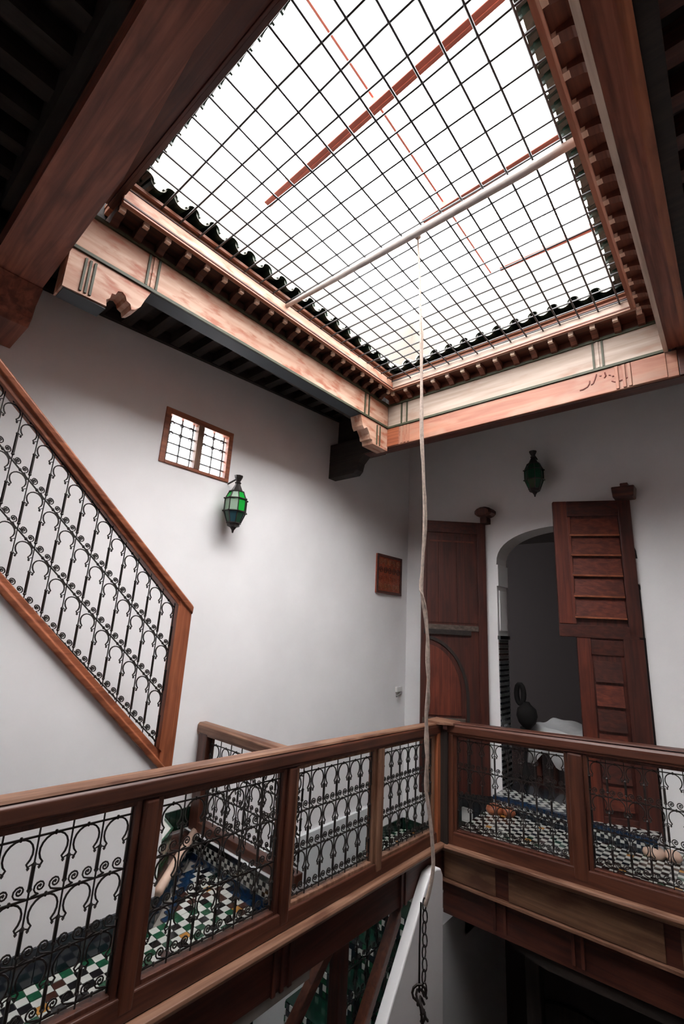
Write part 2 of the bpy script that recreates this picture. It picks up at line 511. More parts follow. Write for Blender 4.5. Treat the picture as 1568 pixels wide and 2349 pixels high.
def tile_mesh(xf, up, ext=0.):
    """half-round glazed tile lying on the slope, convex (cover) or concave (pan)"""
    m = M(lambda s, d, z: tuple(Vector(xf(s, d, z)) - Vector(xf(0, 0, 0))))
    n = 8
    R, th = .052, .011
    oz = ZT + (.012 if up > 0 else .045)
    ends = ((.250 + ext if up > 0 else .232 + ext, 0.), (-.20, .13))
    rings = []
    for d, dz in ends:
        sc = 1. if d > 0 else .85
        outer = [(R * sc * math.cos(PI * i / n), d, oz + dz + up * R * sc * .95 * math.sin(PI * i / n)) for i in range(n + 1)]
        inner = [((R - th) * sc * math.cos(PI * i / n), d, oz + dz + up * (R - th) * sc * .95 * math.sin(PI * i / n)) for i in range(n, -1, -1)]
        rings.append(outer + inner)
    N2 = 2 * (n + 1)
    vs = rings[0] + rings[1]
    fs = [(i, (i + 1) % N2, N2 + (i + 1) % N2, N2 + i) for i in range(N2)]
    for e in (0, N2):
        for i in range(n):
            q = (e + i, e + i + 1, e + N2 - 2 - i, e + N2 - 1 - i)
            fs.append(q if e else q[::-1])
    m.add(vs, fs[:N2]); m.cur = 1
    m.f += [tuple(q) for q in fs[N2:]]; m.mi += [1] * len(fs[N2:])
    me = m.mesh('roof_tile' if up > 0 else 'pan_tile', ['greenglaze', 'tile_rim'])
    return me


roof_side('left', 'peach_y', 'peach_y', 'salmon_y', 'dkbr_y',
          ('peach painted frieze beam with olive lines over the left gallery',
           'peach cornice with dark brackets above the left frieze beam',
           'row of green roof tiles along the left edge of the opening'), (1.02, 3.24), .141)
roof_side('back', 'pale_x', 'pale_x', 'salmon_x', 'rust_x',
          ('pale weathered frieze beam with olive lines above the back lintel',
           'pale cornice with reddish brackets above the back frieze beam',
           'row of green roof tiles along the back edge of the opening'), (-.60, -2.36), .152)
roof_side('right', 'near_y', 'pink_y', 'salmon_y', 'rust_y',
          ('long red-brown beam seen from below along the right of the opening',
           'pink edged cornice with rust brown brackets above the right beam',
           'row of green roof tiles along the right edge of the opening'), (), .150)
roof_side('near', 'near_x', 'dark_x', 'dark_x', 'dark_x',
          ('upper board of the dark beam on the near side of the opening',
           'dark cornice overhanging above the near beam',
           'ragged dark row of roof tiles along the near edge'), (), .150)

# lintels that span the whole width under the back and near friezes
bl = thing('lintel', (-1.3, YU + .07, 3.5), 'long salmon wooden lintel across the back below the pale frieze', 'lintel')
m = M(); m.box(XL - .03, YU, 3.502, XR + .05, YU + .13, 3.70); m.build('lintel_board', 'salmon_x', bl, bevel=.004)
m = M(); m.box(XR + .052, YU + .004, 3.502, 2.1, YU + .13, 3.70); m.build('lintel_board', 'dark_x', bl, bevel=.004)  # darker wood paints the shade on the lintel past the right beam
m = M(); m.box(XW, YU + .004, 3.502, XL - .032, YU + .13, 3.70); m.build('lintel_board', 'black_x', bl, bevel=.004)
m = M(); m.box(XW, YU + .02, 3.494, 2.1, YU + .128, 3.503); m.build('underside', 'dark_x', bl)
m = M(); m.box(XL - .02, YU - .008, 3.505, XL + .14, YU + .001, 3.698); m.build('end_block', 'cedar_x', bl, bevel=.003)
for x in (XL + .16, XL + .20, XL + .24, -.50, -.455, -.42):
    m = M(); m.box(x, YU - .010, 3.51, x + .022, YU + .001, 3.695); m.build('upright_moulding', 'salmon_z', bl, bevel=.003)
m = M(); m.box(-.395, YU - .006, 3.505, -.185, YU + .001, 3.698); m.build('end_block', 'salmon_x', bl, bevel=.003)
# dark scrawl on the salmon face
m = M()
for pts in ([(-.745, 3.590), (-.72, 3.592), (-.69, 3.603), (-.675, 3.625), (-.672, 3.648)],
            [(-.665, 3.612), (-.650, 3.618), (-.635, 3.650), (-.622, 3.690)], [(-.602, 3.668), (-.590, 3.664)],
            [(-.565, 3.685), (-.560, 3.655), (-.572, 3.640)], [(-.540, 3.655), (-.530, 3.648)], [(-.520, 3.635), (-.508, 3.638)],
            [(-.525, 3.600), (-.505, 3.585), (-.480, 3.583), (-.46, 3.588), (-.40, 3.600)]):
    m.tube([(x, YU - .001, z - .012) for x, z in pts], .0055, 5)
m.build('dark_scrawl', 'stain', bl)
nl = thing('lintel', (-1.3, YN - .07, 3.5), 'heavy dark red-brown beam crossing overhead on the near side', 'lintel')
pl = [(XW + .02, .30), (2.1, .30), (2.1, .46), (-1.15, .46), (-1.45, .49), (-1.78, .525), (XW + .02, .56)]   # hewn beam, thicker toward the left wall
m = M(); m.prism([(x, y, 3.502) for x, y in pl], [(x, y, 3.64) for x, y in pl]); m.build('lintel_board', 'near_x', nl)
m = M(); m.box(XW + .02, YN - .156, 3.56, 2.1, YN - .149, 3.9); m.build('side_board', 'black_x', nl)
for y, t, lab in ((YN - .145, nl, 0), (YU + .005, bl, 1)):
    m = M()
    pr = [(XW, 3.30), (XW + .36, 3.30), (XW + .40, 3.34), (XW + .42, 3.42), (XW + .50, 3.50), (XW, 3.50)]
    m.prism([(x, y, z) for x, z in pr], [(x, y + (.12 if lab else .24), z) for x, z in pr])
    m.build('end_corbel', 'black_x' if lab else 'near_x', t, bevel=.005)


# carved corbels under the ends of the side beams and beside the right beam
def corbel(pr, xf, t0, t1, mat, label, loc, line=None):
    c = thing('corbel', loc, label, 'corbel')
    m = M(xf); m.prism([(s, t0, z) for s, z in pr], [(s, t1, z) for s, z in pr]); m.build('carved_block', mat, c)
    if line:
        for s in line:
            q = M(xf); q.box(s - .006, t0 - .002, 3.47, s + .006, t0 + .008 if t0 > t1 else t0 - .008, 3.68); q.build('painted_line', 'olive', c)
    return c


lx = SIDES['left'][0]
scal = [(.80, 3.46), (.792, 3.50), (.81, 3.52), (.815, 3.555), (.835, 3.56), (.845, 3.59), (.87, 3.60), (.89, 3.585), (.90, 3.56),
        (.925, 3.55), (.935, 3.52), (.955, 3.53), (.985, 3.57), (1.0, 3.62), (1.03, 3.70)]
corbel([(.57, 3.70), (.57, 3.45)] + scal, lx, 0.0, -.13, 'peach_y',
       'peach painted corbel with scalloped notch at the near end of the left beam', (XL, .75, 3.6), (.655, .68, .705))
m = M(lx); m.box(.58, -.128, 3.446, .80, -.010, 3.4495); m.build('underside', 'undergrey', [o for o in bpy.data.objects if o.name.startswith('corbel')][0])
corbel([(3.61 - .455, 3.70), (3.19, 3.60), (3.215, 3.57), (3.26, 3.60), (3.29, 3.565), (3.305, 3.545), (3.32, 3.50), (3.35, 3.50), (3.36, 3.46), (3.61, 3.46), (3.61, 3.70)],
       lx, 0.0, -.13, 'peach_y', 'pale carved corbel at the far end of the left beam by the dark bracket', (XL, 3.4, 3.6), (3.42, 3.47))
m0 = lambda s, d, z: (s, YU - d, z)
corbel([(XR + .02, 3.70), (XR + .02, 3.705), (XR + .05, 3.76), (XR + .12, 3.77), (XR + .15, 3.83), (XR + .19, 3.81), (XR + .23, 3.79),
        (XR + .27, 3.80), (XR + .30, 3.78), (XR + .34, 3.80), (XR + .45, 3.83), (XR + .45, 3.92), (XR + .02, 3.92)], m0, .004, -.12, 'salmon_x',
       'orange carved corbel beside the right beam above the back lintel', (XR + .2, YU, 3.8))
rb = [o for o in bpy.data.objects if o.name.startswith('roof_beam')][0]
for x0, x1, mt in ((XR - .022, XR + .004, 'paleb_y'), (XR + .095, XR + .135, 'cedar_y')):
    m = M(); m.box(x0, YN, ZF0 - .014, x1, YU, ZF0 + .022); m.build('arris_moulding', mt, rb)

# ------------------------------------------------------------------ wire grille, pole, red bars, rope
WZ = 4.10
kf = (WZ - 1.7) / 2.45
wx = [v * kf for v in (-2.24, -2.098, -1.957, -1.815, -1.672, -1.533, -1.375, -1.231, -1.095, -.961, -.828, -.691, -.558, -.415)]
wyl = [v * kf for v in (.58, .772, .963, 1.093, 1.23, 1.36, 1.477, 1.613, 1.747, 1.89, 2.02, 2.154, 2.29, 2.414, 2.555, 2.683, 2.82, 2.945,
                        3.07, 3.18, 3.30, 3.41, 3.50)]
g = thing('wire_grille', (-1.36, 2.03, WZ), 'square steel wire grille stretched across the roof opening', 'grille')
for i, x in enumerate(wx):
    jit = [random.uniform(-.006, .006) for _ in range(5)]
    m = M(); m.tube([(x + jit[k], YN + .13 + (YU - .15 - YN - .13) * k / 4, WZ) for k in range(5)], .0062, 5)
    m.build('wire', 'wire', g)
for i, y in enumerate(wyl):
    jit = [random.uniform(-.006, .006) for _ in range(5)]
    m = M(); m.tube([(XL + .155 + (XR - .155 - XL - .155) * k / 4, y + jit[k], WZ + .009) for k in range(5)], .0062, 5)
    m.build('wire', 'wire', g)
m = M(); m.tube([(XL + .15, 2.022 * kf, WZ - .022), (-1.6, 2.03 * kf, WZ - .028), (-.6, 2.045 * kf, WZ - .022), (XR - .12, 2.05 * kf, WZ - .01)], [.016, .024, .027, .022], 8)
o = m.build('pole', 'pole', smooth=True); tag(o, 'grey pole tied under the wire grille across the opening', 'pole')
for y0, y1, x0, r, lab in ((1.90, 1.79, -2.69, .034, 'thick red steel bar high above the grille, nearest of three'),
                           (2.86, 2.79, -1.72, .030, 'red steel bar above the grille running beside the grey pole'),
                           (3.79, 3.83, -1.40, .025, 'short thin red steel bar above the grille, farthest of three')):
    b = thing('red_bar', ((x0 + .5) / 2, (y0 + y1) / 2, 5.2), lab, 'bar', 'red steel bars above the roof grille')
    m = M(); m.hexa([(x0, y0 - r, 5.2 - r), (.5, y1 - r, 5.2 - r), (.5, y1 + r, 5.2 - r), (x0, y0 + r, 5.2 - r),
                     (x0, y0 - r, 5.2 + r), (.5, y1 - r, 5.2 + r), (.5, y1 + r, 5.2 + r), (x0, y0 + r, 5.2 + r)])
    m.build('bar_web', 'red', b, bevel=.005)
    m = M(); m.hexa([(x0, y0 + r * .1, 5.2 - r - .006), (.5, y1 + r * .1, 5.2 - r - .006), (.5, y1 + r * .6, 5.2 - r - .006), (x0, y0 + r * .6, 5.2 - r - .006),
                     (x0, y0 + r * .1, 5.2 - r), (.5, y1 + r * .1, 5.2 - r), (.5, y1 + r * .6, 5.2 - r), (x0, y0 + r * .6, 5.2 - r)])
    m.build('bar_rib', 'red', b)
m = M(); m.tube([(-1.515, .6, 5.25), (-1.52, 3.85, 5.25)], .009, 6)
o = m.build('red_rod', 'red'); tag(o, 'thin red rod crossing over the three red bars', 'rod')

rp = [(-1.262, 2.035, 4.095), (-1.267, 2.073, 3.804), (-1.255, 2.081, 3.315), (-1.243, 2.088, 2.759), (-1.229, 2.097, 2.304), (-1.237, 2.093, 1.95),
      (-1.233, 2.093, 1.86), (-1.210, 2.108, 1.67), (-1.205, 2.111, 1.463), (-1.213, 2.107, 1.30), (-1.206, 2.111, 1.148), (-1.212, 2.107, .998),
      (-1.201, 2.114, .909), (-1.187, 2.123, .786), (-1.182, 2.126, .666), (-1.194, 2.118, .58), (-1.21, 2.108, .515)]
r = thing('rope', (-1.2, 2.1, .5), 'pale rope hanging from the pole down through the courtyard', 'rope')


def smooth_path(p, n=5):
    p = [Vector(q) for q in p]; out = []
    for i in range(len(p) - 1):
        a, b, c, d = p[max(i - 1, 0)], p[i], p[i + 1], p[min(i + 2, len(p) - 1)]
        for k in range(n):
            t = k / n
            out.append(.5 * ((2 * b) + (c - a) * t + (2 * a - 5 * b + 4 * c - d) * t * t + (3 * b - a - 3 * c + d) * t ** 3))
    out.append(p[-1]); return out


sp = smooth_path(rp)
m = M()
k = len(sp)
m.tube(sp, [.0058 + .0026 * min(1, i / 14) for i in range(k)], 6); m.build('strand', 'rope', r, smooth=True)
m = M()  # second strand twisted round the upper half
m.tube([p + Vector((.011 * math.cos(i * .55), .011 * math.sin(i * .55), 0)) for i, p in enumerate(sp[8:60])], .0045, 5); m.build('strand', 'rope', r, smooth=True)
m = M(); m.lathe([(.004, -.03), (.02, -.015), (.022, .01), (.006, .03)], sp[0], 8); m.build('knot', 'rope', r)
ch = thing('chain', (-1.215, 2.106, .05), 'black iron chain with hooks and ring hanging below the rope', 'chain')
z = .52
for i in range(8):
    m = M()
    c = Vector((-1.213 + .004 * (i % 2), 2.106, z))
    lk = [(c.x + .009 * math.cos(q) * (1 if i % 2 else .35), c.y + .009 * math.cos(q) * (.35 if i % 2 else 1), c.z + .026 * math.sin(q)) for q in [2 * PI * j / 10 for j in range(10)]]
    m.tube(lk, .0032, 5, True); m.build('link', 'iron', ch)
    z -= .044
m = M(); m.tube([(-1.232, 2.108, .52), (-1.237, 2.108, .35), (-1.236, 2.108, .19)], .0045, 5); m.build('side_bar', 'iron', ch)
for i in range(5):
    m = M()
    c = Vector((-1.222 + .012 * ((i * 7) % 3 - 1), 2.105 + .006 * (i % 2), .19 - .022 * i))
    m.tube([(c.x + .022 * math.cos(q + i), c.y + .02 * math.cos(q), c.z + .03 * math.sin(q)) for q in [2 * PI * j / 10 for j in range(8)]], .0055, 5)
    m.build('hook', 'iron', ch)
m = M(); m.tube([(-1.217 + .03 * math.cos(q), 2.1 + .012 * math.cos(q), .045 + .035 * math.sin(q)) for q in [2 * PI * j / 14 for j in range(14)]], .006, 6, True); m.build('ring', 'iron', ch)


# ------------------------------------------------------------------ wrought iron panels
def iron_panel(parent, P0, rz, L, rows, ncell, slope=0., rb=.0038, flip=False):
    """P0 = foot of the panel's first bar; local x runs along the rail; rows = heights of the cross bars, top first"""
    cell = L / ncell
    m = M()
    for zz in rows:
        m.tube([(0, 0, zz), (L, 0, zz + slope * L)], .0045, 4, up=(0, 1, 0))
        for i in range(ncell):
            s = (i + .5) * cell
            m.lathe([(.004, -.008), (.008, 0), (.004, .008)], (s, 0, zz + slope * s), 5)
    pan = bpy.data.objects.new('iron_panel', m.mesh('iron_panel', 'iron'))
    COL.objects.link(pan)
    pan.parent = parent
    pan.location = Vector(P0) - WORG[parent.name]
    pan.rotation_euler = (0, 0, rz)
    # baluster: slim bar with a stout lower half in every row
    b = M()
    top, bot = rows[0] + .055, rows[-1] - .055
    b.tube([(0, 0, bot), (0, 0, top)], rb, 4)
    for za, zb in zip(rows, rows[1:]):
        h = za - zb
        b.tube([(0, 0, zb + .03), (0, 0, za - .46 * h)], rb * 2.0, 5)
        for zc in (za - .46 * h, zb + .03):
            b.lathe([(rb * 1.2, -.008), (rb * 2.7, 0), (rb * 1.2, .008)], (0, 0, zc), 6)
    bme = b.mesh('baluster', 'iron')
    for i in range(ncell + 1):
        inst(bme, 'baluster', pan, (i * cell, 0, slope * i * cell), local=True)
    # one horseshoe arch and two scrolls per cell and row
    h = rows[0] - rows[1]
    R = min(cell * .41, h * .27)
    zc = -.003 - R * math.sqrt(1 + slope * slope)
    a = M()
    pts = [(R * math.cos(q), 0, zc + R * 1.03 * math.sin(q)) for q in [(-48 + 276 * i / 14) * PI / 180 for i in range(15)]]
    pts = [(pts[0][0] + R * .16, 0, pts[0][2] - R * .26)] + pts + [(pts[-1][0] - R * .16, 0, pts[-1][2] - R * .26)]
    sh = lambda x: slope * x * .25
    a.tube([(x, y, zq + sh(x)) for x, y, zq in pts], .0042, 4, up=(0, 1, 0))
    for e in (pts[0], pts[-1]):
        a.lathe([(.002, -.006), (.0065, 0), (.002, .006)], (e[0], 0, e[2] - .003 + sh(e[0])), 5)
        a.tube([(e[0], 0, e[2] + .004 + sh(e[0])), (math.copysign(cell / 2, e[0]), 0, e[2] + .012 + sh(e[0]))], .0028, 4, up=(0, 1, 0))
    ame = a.mesh('horseshoe', 'iron')
    r0 = min(cell * .185, h * .115)
    sme = []
    for sg in (-1, 1):
        c = M()
        spi = []
        for i in range(17):
            q = -PI * .5 + i * .62
            rr = r0 * (1 - i / 19)
            spi.append((-rr * math.cos(q), 0, r0 + .010 + rr * math.sin(q)))
        spi = [(-sg * r0 * .2 + (cell * .25 if sg > 0 else -cell * .25), 0, .003 + slope * (cell * .25 * sg))] + spi
        c.tube([(x, y, zq + slope * x * .4) for x, y, zq in spi], .0036, 4, up=(0, 1, 0))
        c.lathe([(.002, -.006), (.006, 0), (.002, .006)], (spi[-1][0], 0, spi[-1][2] + slope * spi[-1][0] * .4), 5)
        sme.append((sg * cell * .215, c.mesh('scroll', 'iron')))
    for zr, zn in zip(rows, rows[1:]):
        for i in range(ncell):
            s = (i + .5) * cell
            inst(ame, 'horseshoe', pan, (s, 0, zr + slope * s), local=True)
            for ds, me in sme:
                inst(me, 'scroll', pan, (s + ds, 0, zn + slope * (s + ds)), local=True)
    return pan


# ------------------------------------------------------------------ left balustrade (runs along y at x = XB)
def lt(y): return 1.030 - .030 * y          # handrail top
def lb(y): return .930 - .028 * y           # opening top
def lo(y): return .215 - .033 * y           # opening bottom
def lm_(y): return .110 - .0255 * y         # ledge top
def rail_sec(w, h, bev=.016): return [(-w * .84, 0), (w * .84, 0), (w * .84, h * .16), (w, h * .22), (w, h - bev), (w - bev, h), (-w + bev, h), (-w, h - bev), (-w, h * .22), (-w * .84, h * .16)]


Y0, Y1 = .02, 3.90
B = thing('balustrade', (XB, 2.0, 0), 'long brown wooden balustrade with iron grilles along the left gallery', 'balustrade')
sec = rail_sec(.052, .088)
m = M(); m.prism([(XB + a, Y0, lb(Y0) + .008 + b) for a, b in sec], [(XB + a, Y1 + .04, lb(Y1) + b) for a, b in sec]); m.build('handrail', 'rail_y', B, bevel=.004)
m = M(); m.hexa([(XB - .045, Y0, lt(Y0) - .004), (XB + .045, Y0, lt(Y0) - .004), (XB + .045, Y1, lt(Y1) - .004), (XB - .045, Y1, lt(Y1) - .004),
                 (XB - .040, Y0, lt(Y0) + .006), (XB + .040, Y0, lt(Y0) + .006), (XB + .040, Y1, lt(Y1) + .006), (XB - .040, Y1, lt(Y1) + .006)])
m.build('rail_cap', 'worn_y', B)
m = M(); m.hexa([(XB - .045, Y0, lm_(Y0)), (XB + .045, Y0, lm_(Y0)), (XB + .045, Y1, lm_(Y1)), (XB - .045, Y1, lm_(Y1)),
                 (XB - .04, Y0, lo(Y0)), (XB + .04, Y0, lo(Y0)), (XB + .04, Y1, lo(Y1)), (XB - .04, Y1, lo(Y1))])
m.build('bottom_rail', 'rail_y', B, bevel=.006)
posts = [.38, 1.25, 2.135, 3.03]
for y in posts:
    m = M()
    h = .034
    m.hexa([(XB - .045, y - h, lm_(y) + .03), (XB + .045, y - h, lm_(y) + .03), (XB + .045, y + h, lm_(y) + .03), (XB - .045, y + h, lm_(y) + .03),
            (XB - .045, y - h, lb(y)), (XB + .045, y - h, lb(y)), (XB + .045, y + h, lb(y)), (XB - .045, y + h, lb(y))])
    m.build('post', 'worn_z' if y > 3 else 'rail_z', B, bevel=.010)
edges = [(.02, .34)] + [(a + .036, b - .036) for a, b in zip(posts, posts[1:])] + [(posts[-1] + .036, 3.845)]
for bi, (a, b) in enumerate(edges):
    f = .030
    m = M()
    za, zb, ca, cb = lo(a), lo(b), lb(a), lb(b)
    def fr_box(p, q, zp0, zp1, zq0, zq1, t=.024):
        m.hexa([(XB - t, p, zp0), (XB + t, p, zp0), (XB + t, q, zq0), (XB - t, q, zq0), (XB - t, p, zp1), (XB + t, p, zp1), (XB + t, q, zq1), (XB - t, q, zq1)])
    fr_box(a, a + f, za - .01, ca, lo(a + f) - .01, lb(a + f)); fr_box(b - f, b, lo(b - f) - .01, lb(b - f), zb - .01, cb)
    fr_box(a + f, b - f, lo(a + f) - .005, lo(a + f) + .018, lo(b - f) - .005, lo(b - f) + .018)
    fr_box(a + f, b - f, lb(a + f) - .018, lb(a + f) + .005, lb(b - f) - .018, lb(b - f) + .005)
    m.build('panel_frame', 'rail_z' if bi < 3 else 'worn_z', B, bevel=.004)
    a2, b2 = a + f + .004, b - f - .004
    n = max(2, round((b2 - a2) / .117))
    top, bot = lb(a2) - .052, lo(a2) + .038
    rows = [top - (top - bot) * k / 3 for k in range(4)]
    iron_panel(B, (XB, a2, 0), PI / 2, b2 - a2, rows, n, -.030)

# ledge and fascia under it
F = thing('gallery_beam', (XB, 2.0, -.12), 'dark brown fascia beam with worn ledge under the left balustrade', 'beam')
def ledge_prof(w): return [(-.05, -.055), (w - .03, -.055), (w - .012, -.040), (w, -.020), (w - .004, -.004), (w - .03, 0), (-.05, 0)]
m = M(); pr = ledge_prof(.095); m.prism([(XB + a, Y0 - .2, lm_(Y0) + b) for a, b in pr], [(XB + a, Y1 + .06, lm_(Y1) + b) for a, b in pr]); m.build('ledge', 'worn_y', F, bevel=.003)
m = M(); m.hexa([(XB - .08, -.2, -.16), (XB + .03, -.2, -.16), (XB + .03, 3.97, -.275), (XB - .08, 3.97, -.275),
                 (XB - .08, -.2, .06), (XB + .03, -.2, .06), (XB + .03, 3.97, -.04), (XB - .08, 3.97, -.04)])
m.build('fascia_board', 'dark_y', F, bevel=.004)
for y in (2.10, 2.16, 2.22, 3.34, 3.40):
    zt = .05 - .0255 * y; zb_ = -.17 - .029 * y + .004
    m = M(); m.box(XB + .028, y - .014, zb_, XB + .042, y + .014, zt); m.build('upright_moulding', 'dark_z', F, bevel=.003)

# ------------------------------------------------------------------ right balustrade (runs along x at y = YB)
def rt(x): return .939 + .060 * (x + 1.91)
def rbm(x): return .838 + .050 * (x + 2.0)
def ro(x): return .100 + .058 * (x + 2.02)
def rl(x): return -.006 + .050 * (x + 2.13)
X0, X1 = -2.05, .35
B2 = thing('balustrade', (-.9, YB, 0), 'red-brown wooden balustrade with iron grilles in front of the doors', 'balustrade')
m = M(); m.prism([(X0, YB + a, rbm(X0) + b) for a, b in sec], [(X1, YB + a, rbm(X1) + .014 + b) for a, b in sec]); m.build('handrail', 'cedar_x' if 0 else 'rail_x', B2, bevel=.004)
m = M(); m.hexa([(X0, YB - .042, rt(X0) - .006), (X1, YB - .042, rt(X1) - .006), (X1, YB + .042, rt(X1) - .006), (X0, YB + .042, rt(X0) - .006),
                 (X0, YB - .038, rt(X0) + .004), (X1, YB - .038, rt(X1) + .004), (X1, YB + .038, rt(X1) + .004), (X0, YB + .038, rt(X0) + .004)])
m.build('rail_cap', 'rail_x', B2)
m = M(); m.hexa([(X0, YB - .045, rl(X0)), (X1, YB - .045, rl(X1)), (X1, YB + .045, rl(X1)), (X0, YB + .045, rl(X0)),
                 (X0, YB - .04, ro(X0)), (X1, YB - .04, ro(X1)), (X1, YB + .04, ro(X1)), (X0, YB + .04, ro(X0))])
m.build('bottom_rail', 'rail_x', B2, bevel=.006)
rposts = [-1.035, .02]
for x in rposts:
    m = M(); h = .05
    m.hexa([(x - h, YB - .045, rl(x) + .03), (x + h, YB - .045, rl(x) + .03), (x + h, YB + .045, rl(x) + .03), (x - h, YB + .045, rl(x) + .03),
            (x - h, YB - .045, rbm(x)), (x + h, YB - .045, rbm(x)), (x + h, YB + .045, rbm(x)), (x - h, YB + .045, rbm(x))])
    m.build('post', 'rail_z', B2, bevel=.012)
for a, b in ((-2.005, -1.085), (-.985, -.03)):
    f = .028
    m = M()
    def fb(p, q, zp0, zp1, zq0, zq1, t=.024):
        m.hexa([(p, YB - t, zp0), (q, YB - t, zq0), (q, YB + t, zq0), (p, YB + t, zp0), (p, YB - t, zp1), (q, YB - t, zq1), (q, YB + t, zq1), (p, YB + t, zp1)])
    fb(a, a + f, ro(a) - .01, rbm(a), ro(a + f) - .01, rbm(a + f)); fb(b - f, b, ro(b - f) - .01, rbm(b - f), ro(b) - .01, rbm(b))
    fb(a + f, b - f, ro(a + f) - .005, ro(a + f) + .016, ro(b - f) - .005, ro(b - f) + .016)
    fb(a + f, b - f, rbm(a + f) - .016, rbm(a + f) + .005, rbm(b - f) - .016, rbm(b - f) + .005)
    m.build('panel_frame', 'rail_z', B2, bevel=.004)
    a2, b2 = a + f + .004, b - f - .004
    top, bot = rbm(a2) - .040, ro(a2) + .038
    rows = [top - (top - bot) * k / 3 for k in range(4)]
    iron_panel(B2, (a2, YB, 0), 0, b2 - a2, rows, 8, .052)

F2 = thing('gallery_beam', (-.9, YB, -.25), 'panelled brown fascia beam with worn ledge under the right balustrade', 'beam')
pr = ledge_prof(.095)
m = M(); m.prism([(-2.12, YB - a, rl(-2.12) + .01 + b) for a, b in pr], [(X1, YB - a, rl(X1) + .01 + b) for a, b in pr]); m.build('ledge', 'worn_x', F2, bevel=.003)
def f2(x0, x1, za, zb, y0, y1, name, mat, bev=.003):
    """board between offsets za (top) and zb (bottom) under the ledge line"""
    m = M(); t = lambda x: rl(x) - .045
    u = lambda x: -.272 + .028 * (x + 2.11)
    k0, k1 = [(t(x) + (u(x) - t(x)) * za) for x in (x0, x1)], [(t(x) + (u(x) - t(x)) * zb) for x in (x0, x1)]
    m.hexa([(x0, y0, k1[0]), (x1, y0, k1[1]), (x1, y1, k1[1]), (x0, y1, k1[0]), (x0, y0, k0[0]), (x1, y0, k0[1]), (x1, y1, k0[1]), (x0, y1, k0[0])])
    m.build(name, mat, F2, bevel=bev)
f2(-2.13, X1, -.02, 1., YB + .0, YB + .05, 'fascia_board', 'dark_x')
for a, b in ((-2.10, -1.665), (-1.565, -.585), (-.50, .3)):
    f2(a, b, .10, .94, YB - .012, YB + .001, 'raised_panel', 'panel_x', .008)
f2(-2.13, X1, -.01, .07, YB - .022, YB + .001, 'bead', 'dark_x'); f2(-2.13, X1, .955, 1.05, YB - .030, YB + .02, 'bead', 'worn_x')
m = M(); m.hexa([(-2.13, YB + .03, -.53), (X1, YB + .03, -.455), (X1, YB + .12, -.455), (-2.13, YB + .12, -.53),
                 (-2.13, YB + .03, -.27), (X1, YB + .03, -.20), (X1, YB + .12, -.20), (-2.13, YB + .12, -.27)])
m.build('lower_board', 'dark_x', F2, bevel=.004)
for x in (-1.70, -1.62, -1.145, -1.085):
    m = M(); m.box(x, YB + .012, -.49 + .03 * (x + 2), x + .022, YB + .031, -.285 + .03 * (x + 2)); m.build('upright_moulding', 'dark_z', F2, bevel=.003)
m = M()
n = 18
for i in range(n):   # curved black soffit brace below the lower board
    xa, xb = -1.66 + i * 2.0 / n, -1.66 + (i + 1) * 2.0 / n
    fa, fb_ = [-.50 + .035 * (q + 1.66) - .10 * math.sin(min(1, (q + 1.66) / .35) * PI / 2) for q in (xa, xb)]
    m.hexa([(xa, YB + .05, fa), (xb, YB + .05, fb_), (xb, YB + .14, fb_), (xa, YB + .14, fa), (xa, YB + .05, -.46), (xb, YB + .05, -.44), (xb, YB + .14, -.44), (xa, YB + .14, -.46)])
m.build('arched_brace', 'black_x', F2)

# corner post: two posts either side of a black filler painting the shaded gap, one cap
CP = thing('corner_post', (XB + .04, 3.93, 0), 'wooden corner post with flat pale cap where the two balustrades meet', 'post')
m = M(); m.box(XB - .045, 3.848, .0, XB + .048, 3.912, .845); m.build('post_half', 'cedar_z', CP, bevel=.008)
m = M(); m.box(XB + .080, 3.925, .0, XB + .150, 4.012, .84); m.build('post_half', 'rail_z', CP, bevel=.008)
m = M(); m.box(XB - .03, 3.90, -.03, XB + .11, 4.0, .855); m.build('gap_shade', 'black_z', CP)
m = M(); m.prism([(XB - .07, 3.83, .915), (XB + .055, 3.83, .915), (XB + .17, 3.90, .915), (XB + .17, 4.04, .915), (XB - .07, 4.04, .915)],
                 [(XB - .07, 3.83, .938), (XB + .055, 3.83, .938), (XB + .17, 3.90, .938), (XB + .17, 4.04, .938), (XB - .07, 4.04, .938)])
m.build('cap', 'worn_x', CP, bevel=.004)

# ------------------------------------------------------------------ left gallery floor, kerb, winder steps
m = M()
m.prism([(XW, -1.7, -.28), (XB + .02, -1.7, -.28), (XB + .02, 2.40, -.28), (XW, 2.40, -.28)],
        [(XW, -1.7, -.006), (XB + .02, -1.7, -.006), (XB + .02, 2.40, -.006), (XW, 2.40, -.006)])
FL = m.build('floor_left', 'grout'); tag(FL, 'mosaic floor of the left gallery in black, white and green', 'floor', kind='structure')
tme = {}
for t in ('t_black', 't_white', 't_green', 't_ochre', 't_blue', 't_brown', 't_navy', 't_darkgreen'):
    q = M(); q.box(-.0235, -.0235, -.006, .0235, .0235, .003); tme[t] = q.mesh('tile', t)


def pick(i, j):
    if (i % 7, j % 7) in ((3, 3),):
        return 't_ochre'
    if (i + j) % 2 == 0:
        return 't_white'
    h = (i * 73 + j * 151 + (i * j) * 17) % 100
    return 't_black' if h < 52 else 't_green' if h < 80 else 't_brown'


